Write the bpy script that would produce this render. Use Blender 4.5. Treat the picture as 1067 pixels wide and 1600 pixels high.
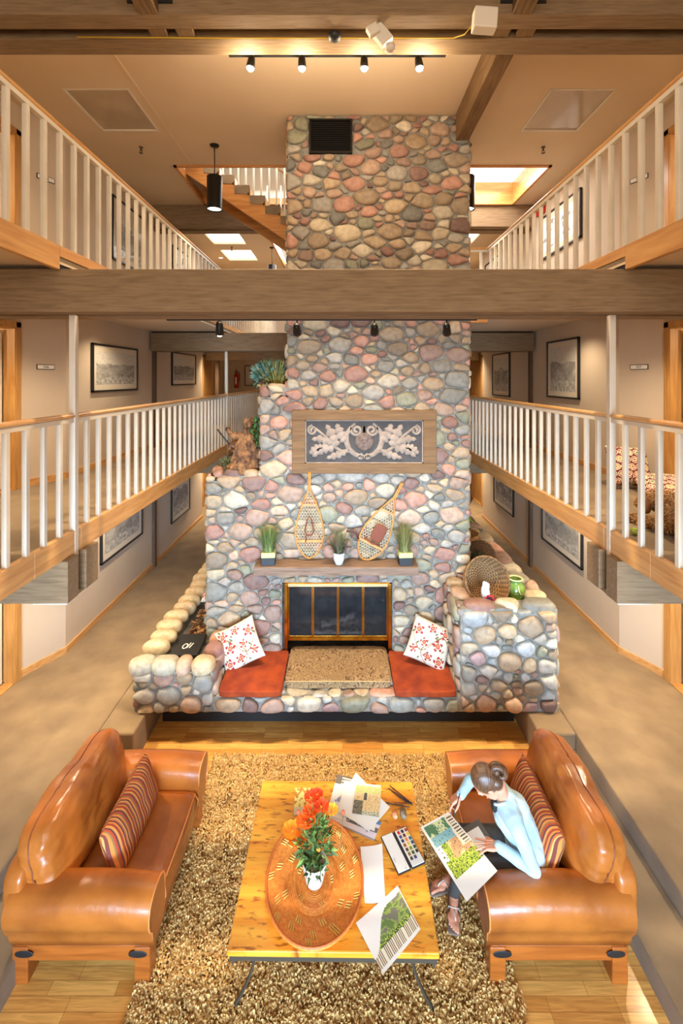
import bpy, bmesh, math, random
from math import pi, sin, cos, radians, sqrt
from mathutils import Vector, Matrix, noise
import numpy as np

S = bpy.context.scene
C = S.collection
for o in list(bpy.data.objects):
    bpy.data.objects.remove(o)

# ---------------------------------------------------------------- camera
CZ, F = 3.84, 700.0
cam_d = bpy.data.cameras.new('camera')
cam = bpy.data.objects.new('camera', cam_d)
C.objects.link(cam)
cam.location = (0, 0, CZ)
cam.rotation_euler = (pi / 2, 0, 0)
cam_d.sensor_fit = 'VERTICAL'
cam_d.sensor_height = 36.0
cam_d.sensor_width = 24.0
cam_d.lens = F / 1600 * 36
cam_d.shift_y = -208 / 1600
cam_d.shift_x = -1.5 / 1600
cam_d.clip_start = 0.05
S.camera = cam

# ---------------------------------------------------------------- world, exposure
S.view_settings.view_transform = 'Standard'
S.view_settings.look = 'None'
S.view_settings.gamma = 1
S.view_settings.exposure = 0.42
w = bpy.data.worlds.new('world')
S.world = w
w.use_nodes = True
w.node_tree.nodes['Background'].inputs[0].default_value = (0.80, 0.88, 1.0, 1)
w.node_tree.nodes['Background'].inputs[1].default_value = 1.0

def light(name, kind, loc, energy, col, size=0.2, rot=None, target=None, spot=None, sizey=None, blend=0.6, spread=None):
    d = bpy.data.lights.new(name, kind)
    d.energy = energy
    d.color = col
    if kind == 'AREA':
        d.size = size
        if sizey:
            d.shape = 'RECTANGLE'; d.size_y = sizey
        if spread: d.spread = spread
    else:
        d.shadow_soft_size = size
    if kind == 'SPOT':
        d.spot_size = spot or radians(70); d.spot_blend = blend
    o = bpy.data.objects.new(name, d)
    C.objects.link(o)
    o.location = loc
    if target is not None:
        o.rotation_euler = (Vector(target) - Vector(loc)).to_track_quat('-Z', 'Y').to_euler()
    elif rot:
        o.rotation_euler = rot
    return o

WARM = (1.0, 0.80, 0.55)
COOL = (0.50, 0.73, 1.0)
NEUT = (1.0, 0.90, 0.78)
# daylight entering by the low window behind the camera, under the bridge it stands on
light('window_daylight_low', 'AREA', (0, -2.35, 1.25), 230, COOL, 4.6, rot=(radians(90), 0, 0), sizey=1.9, spread=radians(75))
light('window_daylight_high', 'AREA', (0, -2.35, 5.0), 150, (1, .84, .64), 4.6, rot=(radians(90), 0, 0), sizey=3.4)  # added warm fill, set at an unseen upper window
# daylight down the roof openings
for (x, y, sx, sy, e) in ((0, 12.4, 3.4, 3.0, 180), (2.2, 8.1, 2.0, 1.3, 60), (-1.3, 8.1, 2.2, 1.3, 30)):
    light('roof_daylight', 'AREA', (x, y, 7.6), e, (1, .97, .92), sx, rot=(0, 0, 0), sizey=sy)

# ---------------------------------------------------------------- helpers
def P(px, py, z):
    """point on the level z that shows at pixel px, py"""
    y = (CZ - z) * F / (py - 592.0)
    return Vector(((px - 535) * y / F, y, z))

class MB:
    def __init__(s):
        s.v = []; s.f = []; s.sm = []; s.mi = []; s.col = []; s.M = Matrix.Identity(4)
        s.cur = 0; s.smooth = False; s.c = None
    def add(s, vs, fs, smooth=None, cols=None):
        n = len(s.v)
        M = s.M
        s.v += [tuple(M @ Vector(v)) for v in vs]
        sm = s.smooth if smooth is None else smooth
        for i, f in enumerate(fs):
            s.f.append(tuple(n + k for k in f)); s.sm.append(sm); s.mi.append(s.cur)
            s.col.append(cols[i] if cols else s.c)
    def box(s, x0, x1, y0, y1, z0, z1):
        s.add([(x, y, z) for x in (x0, x1) for y in (y0, y1) for z in (z0, z1)],
              [(0, 1, 3, 2), (4, 6, 7, 5), (0, 4, 5, 1), (2, 3, 7, 6), (0, 2, 6, 4), (1, 5, 7, 3)], False)
    def cbox(s, c, d, rot=None):
        M = s.M
        s.M = M @ Matrix.Translation(c) @ (rot.to_4x4() if rot else Matrix.Identity(4))
        s.box(-d[0]/2, d[0]/2, -d[1]/2, d[1]/2, -d[2]/2, d[2]/2)
        s.M = M
    def prism(s, poly, a, b, axis='z', smooth=False):
        def m(p, t):
            return {'z': (p[0], p[1], t), 'x': (t, p[0], p[1]), 'y': (p[0], t, p[1])}[axis]
        n = len(poly)
        s.add([m(p, a) for p in poly] + [m(p, b) for p in poly],
              [tuple(range(n - 1, -1, -1)), tuple(range(n, 2 * n))], False)
        s.add([m(p, a) for p in poly] + [m(p, b) for p in poly],
              [(i, (i + 1) % n, n + (i + 1) % n, n + i) for i in range(n)], smooth)
    def tube(s, pts, r, n=8, closed=False, caps=True, flat=1.0):
        pts = [Vector(p) for p in pts]
        m = len(pts)
        rs = r if isinstance(r, (list, tuple)) else [r] * m
        vs = []; up = None
        for i, p in enumerate(pts):
            if closed: t = pts[(i + 1) % m] - pts[i - 1]
            else: t = pts[min(i + 1, m - 1)] - pts[max(i - 1, 0)]
            if t.length < 1e-9: t = Vector((0, 0, 1))
            t.normalize()
            if up is None:
                up = Vector((0, 0, 1)) if abs(t.z) < .9 else Vector((1, 0, 0))
            a = t.cross(up)
            if a.length < 1e-6: a = t.orthogonal()
            a.normalize(); b = a.cross(t).normalized(); up = b
            for k in range(n):
                q = 2 * pi * k / n
                vs.append(p + a * (cos(q) * rs[i]) + b * (sin(q) * rs[i] * flat))
        fs = []
        for i in range(m if closed else m - 1):
            j = (i + 1) % m
            for k in range(n):
                l = (k + 1) % n
                fs.append((i * n + k, i * n + l, j * n + l, j * n + k))
        if caps and not closed:
            fs.append(tuple(range(n - 1, -1, -1))); fs.append(tuple((m - 1) * n + k for k in range(n)))
        s.add(vs, fs, True)
    def lathe(s, prof, n=32, sx=1.0, sy=1.0, c=(0, 0, 0), a0=0, a1=2 * pi):
        full = abs(a1 - a0 - 2 * pi) < 1e-6
        m = n if full else n + 1
        vs = []
        for (r, z) in prof:
            for k in range(m):
                q = a0 + (a1 - a0) * k / n
                vs.append((c[0] + r * cos(q) * sx, c[1] + r * sin(q) * sy, c[2] + z))
        fs = []
        for i in range(len(prof) - 1):
            for k in range(n):
                l = (k + 1) % m
                fs.append((i * m + k, i * m + l, (i + 1) * m + l, (i + 1) * m + k))
        s.add(vs, fs, True)
    def grid(s, fn, nu, nv, smooth=True, colfn=None, closed_u=False):
        vs = [fn(i / nu, j / nv) for i in range(nu + 1) for j in range(nv + 1)]
        fs = []; cs = []
        for i in range(nu):
            for j in range(nv):
                a = i * (nv + 1) + j
                fs.append((a, a + nv + 1, a + nv + 2, a + 1))
                if colfn: cs.append(colfn((i + .5) / nu, (j + .5) / nv))
        s.add(vs, fs, smooth, cs if colfn else None)
    def rbox(s, w_, d, h, e=0.35, n=10, c=(0, 0, 0), fn=None, e2=None):
        """soft box: a cube sphere pushed towards a superellipsoid"""
        vs = {}; out = []; fs = []
        def key(p):
            k = (round(p[0], 5), round(p[1], 5), round(p[2], 5))
            if k not in vs:
                vs[k] = len(out)
                q = Vector(p)
                ex = 2 / e
                l = (abs(q.x) ** ex + abs(q.y) ** ex + abs(q.z) ** ex) ** (1 / ex)
                q = q / l
                q = Vector((q.x * w_ / 2, q.y * d / 2, q.z * h / 2))
                if fn: q = fn(q)
                out.append(q + Vector(c))
            return vs[k]
        for ax in range(3):
            for sg in (-1, 1):
                for i in range(n):
                    for j in range(n):
                        q = []
                        for (a, b) in ((i, j), (i + 1, j), (i + 1, j + 1), (i, j + 1)):
                            u, v = -1 + 2 * a / n, -1 + 2 * b / n
                            p = [0, 0, 0]; p[ax] = sg; p[(ax + 1) % 3] = u; p[(ax + 2) % 3] = v
                            q.append(key(p))
                        fs.append(tuple(q if sg > 0 else q[::-1]))
        s.add(out, fs, True)
    def sphere(s, c, r, n=12, sc=(1, 1, 1)):
        s.rbox(2 * r * sc[0], 2 * r * sc[1], 2 * r * sc[2], 1.0, max(3, n // 3), c)
    def build(s, name, mats, parent=None, loc=(0, 0, 0), rot=(0, 0, 0), bevel=0, colname='tint', subsurf=0):
        me = bpy.data.meshes.new(name)
        me.from_pydata(s.v, [], s.f)
        if not isinstance(mats, (list, tuple)): mats = [mats]
        for m in mats: me.materials.append(m)
        me.polygons.foreach_set('use_smooth', s.sm)
        me.polygons.foreach_set('material_index', s.mi)
        if any(c is not None for c in s.col):
            at = me.color_attributes.new(colname, 'FLOAT_COLOR', 'CORNER')
            arr = []
            for f, c in zip(s.f, s.col):
                c = c or (1, 1, 1)
                arr += [c[0], c[1], c[2], 1.0] * len(f)
            at.data.foreach_set('color', arr)
        me.update()
        o = bpy.data.objects.new(name, me)
        C.objects.link(o)
        o.location = loc; o.rotation_euler = rot
        if parent: o.parent = parent
        if bevel:
            b = o.modifiers.new('bevel', 'BEVEL'); b.width = bevel; b.segments = 2; b.limit_method = 'ANGLE'
        if subsurf:
            b = o.modifiers.new('sub', 'SUBSURF'); b.levels = subsurf; b.render_levels = subsurf
        return o

def tag(o, label=None, cat=None, group=None, kind=None):
    if label: o['label'] = label
    if cat: o['category'] = cat
    if group: o['group'] = group
    if kind: o['kind'] = kind
    return o

def thing(name, label, cat, loc=(0, 0, 0), rotz=0, group=None, rot=None):
    o = bpy.data.objects.new(name, None)
    C.objects.link(o)
    o.empty_display_size = .1
    o.location = loc
    o.rotation_euler = rot or (0, 0, rotz)
    return tag(o, label, cat, group)

def copy_tree(o, parent=None):
    c = o.copy(); C.objects.link(c)
    if parent: c.parent = parent
    for ch in list(o.children):
        copy_tree(ch, c)
    return c

def struct(name, mb, m, **k):
    o = mb.build(name, m, **k)
    o['kind'] = 'structure'
    return o

def bake(o):
    """replace a modified mesh by its evaluated result"""
    dg = bpy.context.evaluated_depsgraph_get(); dg.update()
    me = bpy.data.meshes.new_from_object(o.evaluated_get(dg))
    o.modifiers.clear(); o.data = me
    return o

def text(body, size, m, parent, loc, rot, ext=0.001, name='lettering'):
    cu = bpy.data.curves.new(name, 'FONT')
    cu.body = body; cu.size = size; cu.extrude = ext; cu.align_x = 'CENTER'; cu.align_y = 'CENTER'
    t = bpy.data.objects.new(name, cu); C.objects.link(t)
    dg = bpy.context.evaluated_depsgraph_get(); dg.update()
    me = bpy.data.meshes.new_from_object(t.evaluated_get(dg))
    bpy.data.objects.remove(t)
    o = bpy.data.objects.new(name, me); C.objects.link(o)
    o.data.materials.clear(); o.data.materials.append(m)
    o.parent = parent; o.location = loc; o.rotation_euler = rot
    return o

# ---------------------------------------------------------------- materials
def srgb(r, g, b):
    def f(c):
        c /= 255
        return c / 12.92 if c <= .04045 else ((c + .055) / 1.055) ** 2.4
    return (f(r), f(g), f(b))

def mat(name, col, rough=.6, col2=None, nscale=5.0, ndetail=4, stretch=(1, 1, 1), bump=0, bscale=None, metal=0,
        spec=.5, attr=None, coat=0, emit=None, estr=1.0, trans=0, ramp=(.35, .65), bstretch=None, alpha=1, sheen=0, bdist=.01, dist=0.0):
    m = bpy.data.materials.new(name)
    m.use_nodes = True
    nt = m.node_tree; N = nt.nodes; L = nt.links
    b = N['Principled BSDF']
    b.inputs['Roughness'].default_value = rough
    b.inputs['Metallic'].default_value = metal
    b.inputs['Specular IOR Level'].default_value = spec
    b.inputs['Base Color'].default_value = (*col, 1)
    b.inputs['Coat Weight'].default_value = coat
    b.inputs['Coat Roughness'].default_value = .15
    b.inputs['Transmission Weight'].default_value = trans
    b.inputs['Alpha'].default_value = alpha
    if sheen: b.inputs['Sheen Weight'].default_value = sheen
    tc = N.new('ShaderNodeTexCoord')
    def mapped(st):
        mp = N.new('ShaderNodeMapping'); mp.inputs['Scale'].default_value = st
        L.new(tc.outputs['Object'], mp.inputs['Vector'])
        return mp.outputs[0]
    out = None
    if attr:
        a = N.new('ShaderNodeAttribute'); a.attribute_name = attr
        out = a.outputs['Color']
    if col2:
        nz = N.new('ShaderNodeTexNoise'); nz.inputs['Scale'].default_value = nscale
        nz.inputs['Detail'].default_value = ndetail; nz.inputs['Distortion'].default_value = dist
        L.new(mapped(stretch), nz.inputs['Vector'])
        rp = N.new('ShaderNodeValToRGB')
        rp.color_ramp.elements[0].position = ramp[0]; rp.color_ramp.elements[1].position = ramp[1]
        rp.color_ramp.elements[0].color = (*col2, 1); rp.color_ramp.elements[1].color = (*col, 1)
        L.new(nz.outputs['Fac'], rp.inputs['Fac'])
        if out:
            mx = N.new('ShaderNodeMix'); mx.data_type = 'RGBA'; mx.blend_type = 'MULTIPLY'
            mx.inputs['Factor'].default_value = 1
            L.new(out, mx.inputs['A']); L.new(rp.outputs[0], mx.inputs['B'])
            out = mx.outputs['Result']
        else: out = rp.outputs[0]
    if out: L.new(out, b.inputs['Base Color'])
    if bump:
        nb = N.new('ShaderNodeTexNoise'); nb.inputs['Scale'].default_value = bscale or nscale
        nb.inputs['Detail'].default_value = 5
        L.new(mapped(bstretch or stretch), nb.inputs['Vector'])
        bp = N.new('ShaderNodeBump'); bp.inputs['Strength'].default_value = bump; bp.inputs['Distance'].default_value = bdist
        L.new(nb.outputs['Fac'], bp.inputs['Height']); L.new(bp.outputs[0], b.inputs['Normal'])
    if emit:
        b.inputs['Emission Color'].default_value = (*emit, 1)
        b.inputs['Emission Strength'].default_value = estr
    return m

def wood(name, c1, c2, axis='x', scale=1.0, rough=.5, coat=0, bump=.15):
    st = {'x': (1.2, 14, 14), 'y': (14, 1.2, 14), 'z': (14, 14, 1.2)}[axis]
    return mat(name, c1, rough, c2, 1.6 * scale, 6, st, bump=bump, bscale=3 * scale, coat=coat, ramp=(.3, .7), dist=.6, bdist=.003)

M = {}
M['beam_x'] = wood('brown stained beam', srgb(148, 122, 90), srgb(120, 96, 68), 'x', 2, .8, bump=.4)
M['beam_y'] = wood('brown stained beam along', srgb(134, 104, 68), srgb(100, 74, 46), 'y', 2, .8, bump=.4)
M['brown_post'] = wood('brown post wood', srgb(112, 88, 68), srgb(88, 66, 50), 'z', 1, .8)
M['fir_x'] = wood('honey fir', srgb(222, 158, 86), srgb(190, 120, 56), 'x', 1, .42, .2)
M['fir_y'] = wood('honey fir long', srgb(224, 172, 108), srgb(196, 138, 78), 'y', 1, .42, .2)
M['fir_z'] = wood('honey fir upright', srgb(208, 158, 92), srgb(176, 122, 60), 'z', 1, .42, .2)
M['rail'] = wood('varnished handrail', srgb(226, 178, 114), srgb(202, 144, 80), 'y', 1, .3, .4, .05)
M['white_wood'] = mat('cream white painted wood', srgb(224, 214, 196), .45, srgb(214, 202, 182), 3)
M['wall'] = mat('beige wall paint', srgb(208, 190, 168), .85, srgb(202, 184, 162), 1.3, bump=.08, bscale=90)
M['ceiling'] = mat('cream ceiling paint', srgb(226, 204, 174), .9, srgb(220, 197, 166), 1.0, bump=.08, bscale=80)
M['white_paint'] = mat('white paint', srgb(236, 228, 214), .6)
M['room_yellow'] = mat('yellow room wall', srgb(232, 200, 140), .8)
M['carpet'] = mat('tan brown carpet', srgb(154, 130, 96), .95, srgb(118, 96, 68), 3.0, 12, bump=.6, bscale=220, sheen=.2, ramp=(.25, .75))
M['black'] = mat('matte black', (.012, .012, .013), .5)
M['black_metal'] = mat('dark bronze metal', (.02, .018, .016), .35, metal=.6)
M['steel_plate'] = mat('blue black steel', srgb(52, 60, 72), .5, metal=.5)
M['mortar'] = mat('grey mortar', srgb(150, 146, 136), .95, srgb(116, 112, 104), 14, 5, bump=.8, bscale=60)
M['stone'] = mat('river cobbles', (1, 1, 1), .62, (.66, .62, .6), 16, 8, attr='tint', bump=.35, bscale=30, ramp=(.25, .6))
M['brass'] = mat('polished brass', srgb(214, 160, 60), .22, metal=1, col2=srgb(170, 110, 30), nscale=6)
M['glass_dark'] = mat('smoked glass', (.02, .022, .024), .06, spec=.7)
M['plastic_white'] = mat('white plastic', srgb(228, 218, 200), .4)
M['leather'] = None
M['soot'] = mat('charred firebox', srgb(70, 62, 58), .9, srgb(24, 22, 22), 9, bump=.5, bscale=20)
M['paper'] = mat('white paper', srgb(244, 240, 232), .7)
M['art'] = mat('painted paper', (1, 1, 1), .7, attr='tint')
M['skin'] = mat('skin', srgb(214, 150, 118), .5, srgb(198, 130, 98), 6)
M['skin'].node_tree.nodes['Principled BSDF'].inputs['Subsurface Weight'].default_value = .08
M['vcol'] = mat('tinted surface', (1, 1, 1), .7, attr='tint')
M['vcolgloss'] = mat('tinted glaze', (1, 1, 1), .35, attr='tint')

def parquet():
    m = mat('honey strip parquet', (1, 1, 1), .45, coat=.08)
    nt = m.node_tree; N = nt.nodes; L = nt.links; b = N['Principled BSDF']
    tc = N.new('ShaderNodeTexCoord')
    br = N.new('ShaderNodeTexBrick')
    br.inputs['Scale'].default_value = 1; br.inputs['Brick Width'].default_value = .46; br.inputs['Row Height'].default_value = .078
    br.inputs['Mortar Size'].default_value = .0012; br.inputs['Mortar Smooth'].default_value = .2
    br.inputs['Color1'].default_value = (*srgb(242, 190, 104), 1); br.inputs['Color2'].default_value = (*srgb(208, 144, 66), 1)
    br.inputs['Mortar'].default_value = (*srgb(130, 78, 30), 1); br.offset = .37; br.offset_frequency = 3; br.inputs['Bias'].default_value = -.1
    L.new(tc.outputs['Object'], br.inputs['Vector'])
    mp = N.new('ShaderNodeMapping'); mp.inputs['Scale'].default_value = (2.0, 26, 1)
    L.new(tc.outputs['Object'], mp.inputs['Vector'])
    nz = N.new('ShaderNodeTexNoise'); nz.inputs['Scale'].default_value = 2.0; nz.inputs['Detail'].default_value = 6; nz.inputs['Distortion'].default_value = .8
    L.new(mp.outputs[0], nz.inputs['Vector'])
    rp = N.new('ShaderNodeValToRGB'); rp.color_ramp.elements[0].color = (.72, .62, .52, 1); rp.color_ramp.elements[1].color = (1.05, 1.03, 1, 1)
    rp.color_ramp.elements[0].position = .3; rp.color_ramp.elements[1].position = .65
    L.new(nz.outputs['Fac'], rp.inputs['Fac'])
    mx = N.new('ShaderNodeMix'); mx.data_type = 'RGBA'; mx.blend_type = 'MULTIPLY'; mx.inputs['Factor'].default_value = 1
    L.new(br.outputs['Color'], mx.inputs['A']); L.new(rp.outputs[0], mx.inputs['B'])
    L.new(mx.outputs['Result'], b.inputs['Base Color'])
    return m
M['parquet'] = parquet()

# ================================================================ SETTING
Z2, Z3, ZC = 2.44, 4.88, 7.33          # walkway floors and top ceiling
PIT = -0.35
XB = 2.4                               # edge of the balconies
BK = -2.6                              # back of the hall, behind the camera
FAR = 16.4

m = MB(); m.box(-2.26, 2.13, BK, 5.6, PIT - .1, PIT); struct('floor', m, M['parquet'])
# carpeted ground floor: two side aisles with a step down into the seating pit, ground behind the chimney
m = MB()
for sg in (-1, 1):
    e = 2.26 if sg < 0 else 2.13
    x0, x1 = sorted((sg * (e + .4), sg * 7.4))
    m.box(x0, x1, BK, FAR, PIT - .1, 0)
    x0, x1 = sorted((sg * e, sg * (e + .4)))
    m.box(x0, x1, BK, 4.85, PIT - .1, -.17)
    m.box(x0, x1, 4.85, FAR, PIT - .1, 0)
m.box(-2.26, 2.13, 5.6, FAR, PIT - .1, 0)
o = struct('floor', m, M['carpet'], bevel=.02)
# walkways, storey by storey
for z, nm in ((Z2, 'floor'), (Z3, 'floor')):
    for sg in (-1, 1):
        m = MB(); x0, x1 = sorted((sg * 2.36, sg * 7.4)); m.box(x0, x1, BK, FAR, z - .06, z); struct('floor', m, M['carpet'])
        m = MB(); m.box(x0, x1, BK, FAR, z - .08, z - .06); struct('ceiling', m, M['ceiling'])
m = MB(); m.box(.9, 2.36, 7.3, FAR, Z3 - .06, Z3); m.box(-2.36, .9, 10.4, FAR, Z3 - .06, Z3); struct('floor', m, M['carpet'])
m = MB(); m.box(.9, 2.36, 7.3, FAR, Z3 - .08, Z3 - .06); m.box(-2.36, .9, 10.4, FAR, Z3 - .08, Z3 - .06); struct('ceiling', m, M['ceiling'])
m = MB(); m.box(-2.36, 2.36, BK, .1, Z2 - .06, Z2); struct('floor', m, M['carpet'])
# fascias
def fascia(x, y0, y1, z0, z1, mm='fir_y'):
    m = MB(); a, b = sorted((x, x * (1 - .05 / abs(x)))); m.box(a, b, y0, y1, z0, z1); return m
n_trim = 1
for sg in (-1, 1):
    for (z0, z1) in ((2.31, 2.508), (4.75, 4.951)):
        splits = (BK, 3.42, 4.03, 9.2, FAR) if z0 < 3 else (BK, 3.73, 9.2, FAR)
        for a, b in zip(splits, splits[1:]):
            zz = z0 + (.11 if z0 > 4 and a >= 3.7 else 0)
            m = MB(); x0, x1 = sorted((sg * 2.35, sg * 2.4)); m.box(x0, x1, a, b - .003, zz, z1)
            struct('trim_%d' % n_trim, m, M['fir_y'], bevel=.004); n_trim += 1
m = MB(); m.box(.9, 2.35, 7.25, 7.3, 4.75, 4.951); struct('trim_%d' % n_trim, m, M['fir_x'], bevel=.004); n_trim += 1

# walls
def wall_seg(name, a, b, z0, z1, sg, t=.1, mm=None):
    """wall along a-b (x given for the right side, mirrored by sg), thick towards the outside"""
    ax, ay = a; bx, by = b
    d = Vector((bx - ax, by - ay)).normalized(); nrm = Vector((d.y, -d.x))
    if nrm.x < 0: nrm = -nrm
    p = [(ax, ay), (bx, by), (bx + nrm.x * t, by + nrm.y * t), (ax + nrm.x * t, ay + nrm.y * t)]
    p = [(sg * x, y) for x, y in p]
    if sg < 0: p = p[::-1]
    m = MB(); m.prism(p, z0, z1)
    return struct(name, m, mm or M['wall'])
XW = 3.88
nb = 1
for sg, side in ((-1, 'left'), (1, 'right')):
    for lv, (z0, z1) in enumerate(((0, 2.36), (Z2, 4.80), (Z3, ZC))):
        wall_seg('wall_' + side, (XW, 6.28), (XW, 12.4), z0, z1, sg)
        wall_seg('wall_' + side, (XW, 6.28), (4.14, 5.78), z0, z1, sg)
        wall_seg('wall_' + side, (XW, 12.4), (4.2, 12.9), z0, z1, sg)
        wall_seg('wall_' + side, (4.2, 12.9), (4.2, 13.5), z0, z1, sg)
        wall_seg('wall_' + side, (4.2, 14.5), (4.2, FAR), z0, z1, sg)
        wall_seg('wall_' + side, (4.2, 13.5), (4.2, 14.5), z0 + 2.06, z1, sg)
        wall_seg('wall_' + side, (4.14, 5.78), (4.14, 5.66), z0, z1, sg)
        wall_seg('wall_' + side, (4.14, 4.80), (4.14, 5.66), z0 + 2.06, z1, sg)
        wall_seg('wall_' + side, (4.14, BK), (4.14, 4.80), z0, z1, sg)
        # baseboards
        m = MB()
        for (a, b) in (((XW, 6.28), (XW, 12.4)), ((XW, 6.28), (4.14, 5.78)), ((4.2, 12.9), (XW, 12.4)), ((4.14, 5.78), (4.14, 5.72))):
            ax, ay = a; bx, by = b
            d = Vector((bx - ax, by - ay)).normalized(); nr = Vector((d.y, -d.x))
            if nr.x > 0: nr = -nr
            p = [(ax, ay), (bx, by), (bx + nr.x * .018, by + nr.y * .018), (ax + nr.x * .018, ay + nr.y * .018)]
            p = [(sg * x, y) for x, y in p]
            m.prism(p, z0, z0 + .09)
        struct('baseboard_' + side, m, M['fir_y'])
        # door casing, near door
        for k, (y0, y1, xx) in enumerate(((4.80, 5.66, 4.14), (13.5, 14.5, 4.2))):
            m = MB()
            x0, x1 = sorted((sg * (xx - .025), sg * (xx + .12)))
            for (ya, yb) in ((y0 - .0, y0 + .03), (y1 - .03, y1)):
                m.box(x0, x1, ya, yb, z0, z0 + 2.06)
            m.box(x0, x1, y0, y1, z0 + 2.03, z0 + 2.06)
            x0, x1 = sorted((sg * (xx - .03), sg * xx))
            m.box(x0, x1, y1 - .01, y1 + .075, z0, z0 + 2.12); m.box(x0, x1, y0 - .075, y0 + .01, z0, z0 + 2.12)
            m.box(x0, x1, y0 - .075, y1 + .075, z0 + 2.05, z0 + 2.12)
            m.box(*sorted((sg * (xx - .01), sg * (xx + .12))), y0, y1, z0 - .001, z0 + .015)
            struct('trim_%d' % n_trim, m, M['fir_z'], bevel=.003); n_trim += 1
        # the open leaf, ajar into the room, far leaf closed
        dn = {'left': 0, 'right': 1}[side] * 3 + lv + 1
        m = MB(); x0, x1 = sorted((sg * 4.27, sg * 5.02)); m.box(x0, x1, 5.58, 5.62, z0 + .02, z0 + 2.02)
        dd = struct('door_%d' % dn, m, M['white_paint'], bevel=.003)
        m = MB(); m.cbox((sg * 4.30, 5.57, z0 + 1.0), (.05, .02, .2))
        m.tube([(sg * 4.30, 5.57, z0 + 1.04), (sg * 4.30, 5.50, z0 + 1.04), (sg * 4.41, 5.50, z0 + 1.04)], .01, 8)
        m.build('door_handle', M['black_metal'], dd)
        m = MB(); x0, x1 = sorted((sg * 4.24, sg * 4.28)); m.box(x0, x1, 13.53, 14.47, z0 + .01, z0 + 2.03)
        struct('door_%d' % (dn + 6), m, M['fir_z'])
        # room behind the near door
        m = MB()
        x0, x1 = sorted((sg * 4.24, sg * 7.4))
        m.box(x0, x1, 5.68, 5.76, z0, z0 + 2.36)
        m.box(x0, x1, 3.2, 3.28, z0, z0 + 2.36)
        x0, x1 = sorted((sg * 7.3, sg * 7.4)); m.box(x0, x1, 3.28, 5.68, z0, z0 + 2.36)
        struct('wall_' + side, m, M['room_yellow'])
        light('room_light', 'POINT', (sg * 5.4, 4.6, z0 + 2.0), 38, (1, .80, .5), .12)
m = MB(); m.box(-7.4, 7.4, FAR, FAR + .1, -.35, ZC); struct('wall_back', m, M['wall'])
for sg, side in ((-1, 'left'), (1, 'right')):
    m = MB(); x0, x1 = sorted((sg * 7.4, sg * 7.5)); m.box(x0, x1, BK, FAR, PIT, ZC); struct('wall_' + side, m, M['wall'])
# wall behind the camera with its windows
m = MB()
W0, W1 = -2.3, 2.3
m.box(-7.4, W0, BK - .1, BK, PIT, ZC); m.box(W1, 7.4, BK - .1, BK, PIT, ZC)
m.box(W0, W1, BK - .1, BK, PIT, .25); m.box(W0, W1, BK - .1, BK, 2.25, 3.2); m.box(W0, W1, BK - .1, BK, 6.8, ZC)
struct('wall_front', m, M['wall'])
for i, (z0, z1) in enumerate(((.25, 2.25), (3.2, 6.8))):
    m = MB()
    for x in (-2.3, -.8, .75, 2.25): m.box(x, x + .05, BK - .08, BK - .02, z0, z1)
    m.box(W0, W1, BK - .08, BK - .02, z0, z0 + .05); m.box(W0, W1, BK - .08, BK - .02, z1 - .05, z1)
    struct('window_%d' % (i + 1), m, M['fir_x'])

# top ceiling with its openings
def ceil_with_holes(z, x0, x1, y0, y1, holes, t=.1):
    xs = sorted({x0, x1} | {h[0] for h in holes} | {h[1] for h in holes})
    ys = sorted({y0, y1} | {h[2] for h in holes} | {h[3] for h in holes})
    m = MB()
    for a, b in zip(xs, xs[1:]):
        for c, d in zip(ys, ys[1:]):
            cx, cy = (a + b) / 2, (c + d) / 2
            if any(h[0] < cx < h[1] and h[2] < cy < h[3] for h in holes): continue
            m.box(a, b, c, d, z, z + t)
    return m
near_sky = [(-3.36, -2.59, 5.40, 6.30), (2.52, 3.29, 5.40, 6.30)]
far_sky = [(sg * a if sg > 0 else -b, sg * b if sg > 0 else -a, y0, y1) for sg in (-1, 1) for a, b in ((2.49, 3.32),) for y0, y1 in ((10.58, 11.6), (12.15, 13.2))]
stair_well = (-2.72, 1.0, 7.35, 8.90)
right_well = (1.0, 3.38, 7.35, 8.90)
mid_well = (-1.78, 1.78, 10.6, 15.0)
CH = (-.72, 1.67, 5.95, 7.35)
holes = near_sky + far_sky + [stair_well, right_well, mid_well]
struct('ceiling', ceil_with_holes(ZC, -7.4, 7.4, BK, FAR, holes), M['ceiling'])
m = MB(); m.box(-2.475, -2.445, 4.3, 7.3, ZC - .008, ZC + .001); struct('trim_%d' % n_trim, m, M['ceiling']); n_trim += 1
SKY = mat('bright skylight glazing', (1, 1, 1), .4, emit=(1, .985, .96), estr=2.2)
SKY2 = mat('daylit roof glazing', (1, 1, 1), .4, emit=(.84, .92, 1), estr=.75)
DIM = mat('milky skylight panel', srgb(196, 176, 150), .12, srgb(182, 162, 136), 2, spec=.6)
nwin = 3
for h in near_sky:
    t = MB()
    t.box(h[0], h[1], h[2], h[3], ZC + .012, ZC + .02)
    wo = struct('window_%d' % nwin, t, DIM); nwin += 1
    t = MB()
    for (a, b, c, d) in ((h[0] - .015, h[0] + .01, h[2], h[3]), (h[1] - .01, h[1] + .015, h[2], h[3]), (h[0] - .015, h[1] + .015, h[2] - .015, h[2] + .01), (h[0] - .015, h[1] + .015, h[3] - .01, h[3] + .015)):
        t.box(a, b, c, d, ZC - .006, ZC + .014)
    t.build('frame', M['plastic_white'], wo)
for h in far_sky:
    t = MB(); t.box(h[0], h[1], h[2], h[3], ZC + .06, ZC + .07); struct('window_%d' % nwin, t, SKY); nwin += 1
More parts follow.
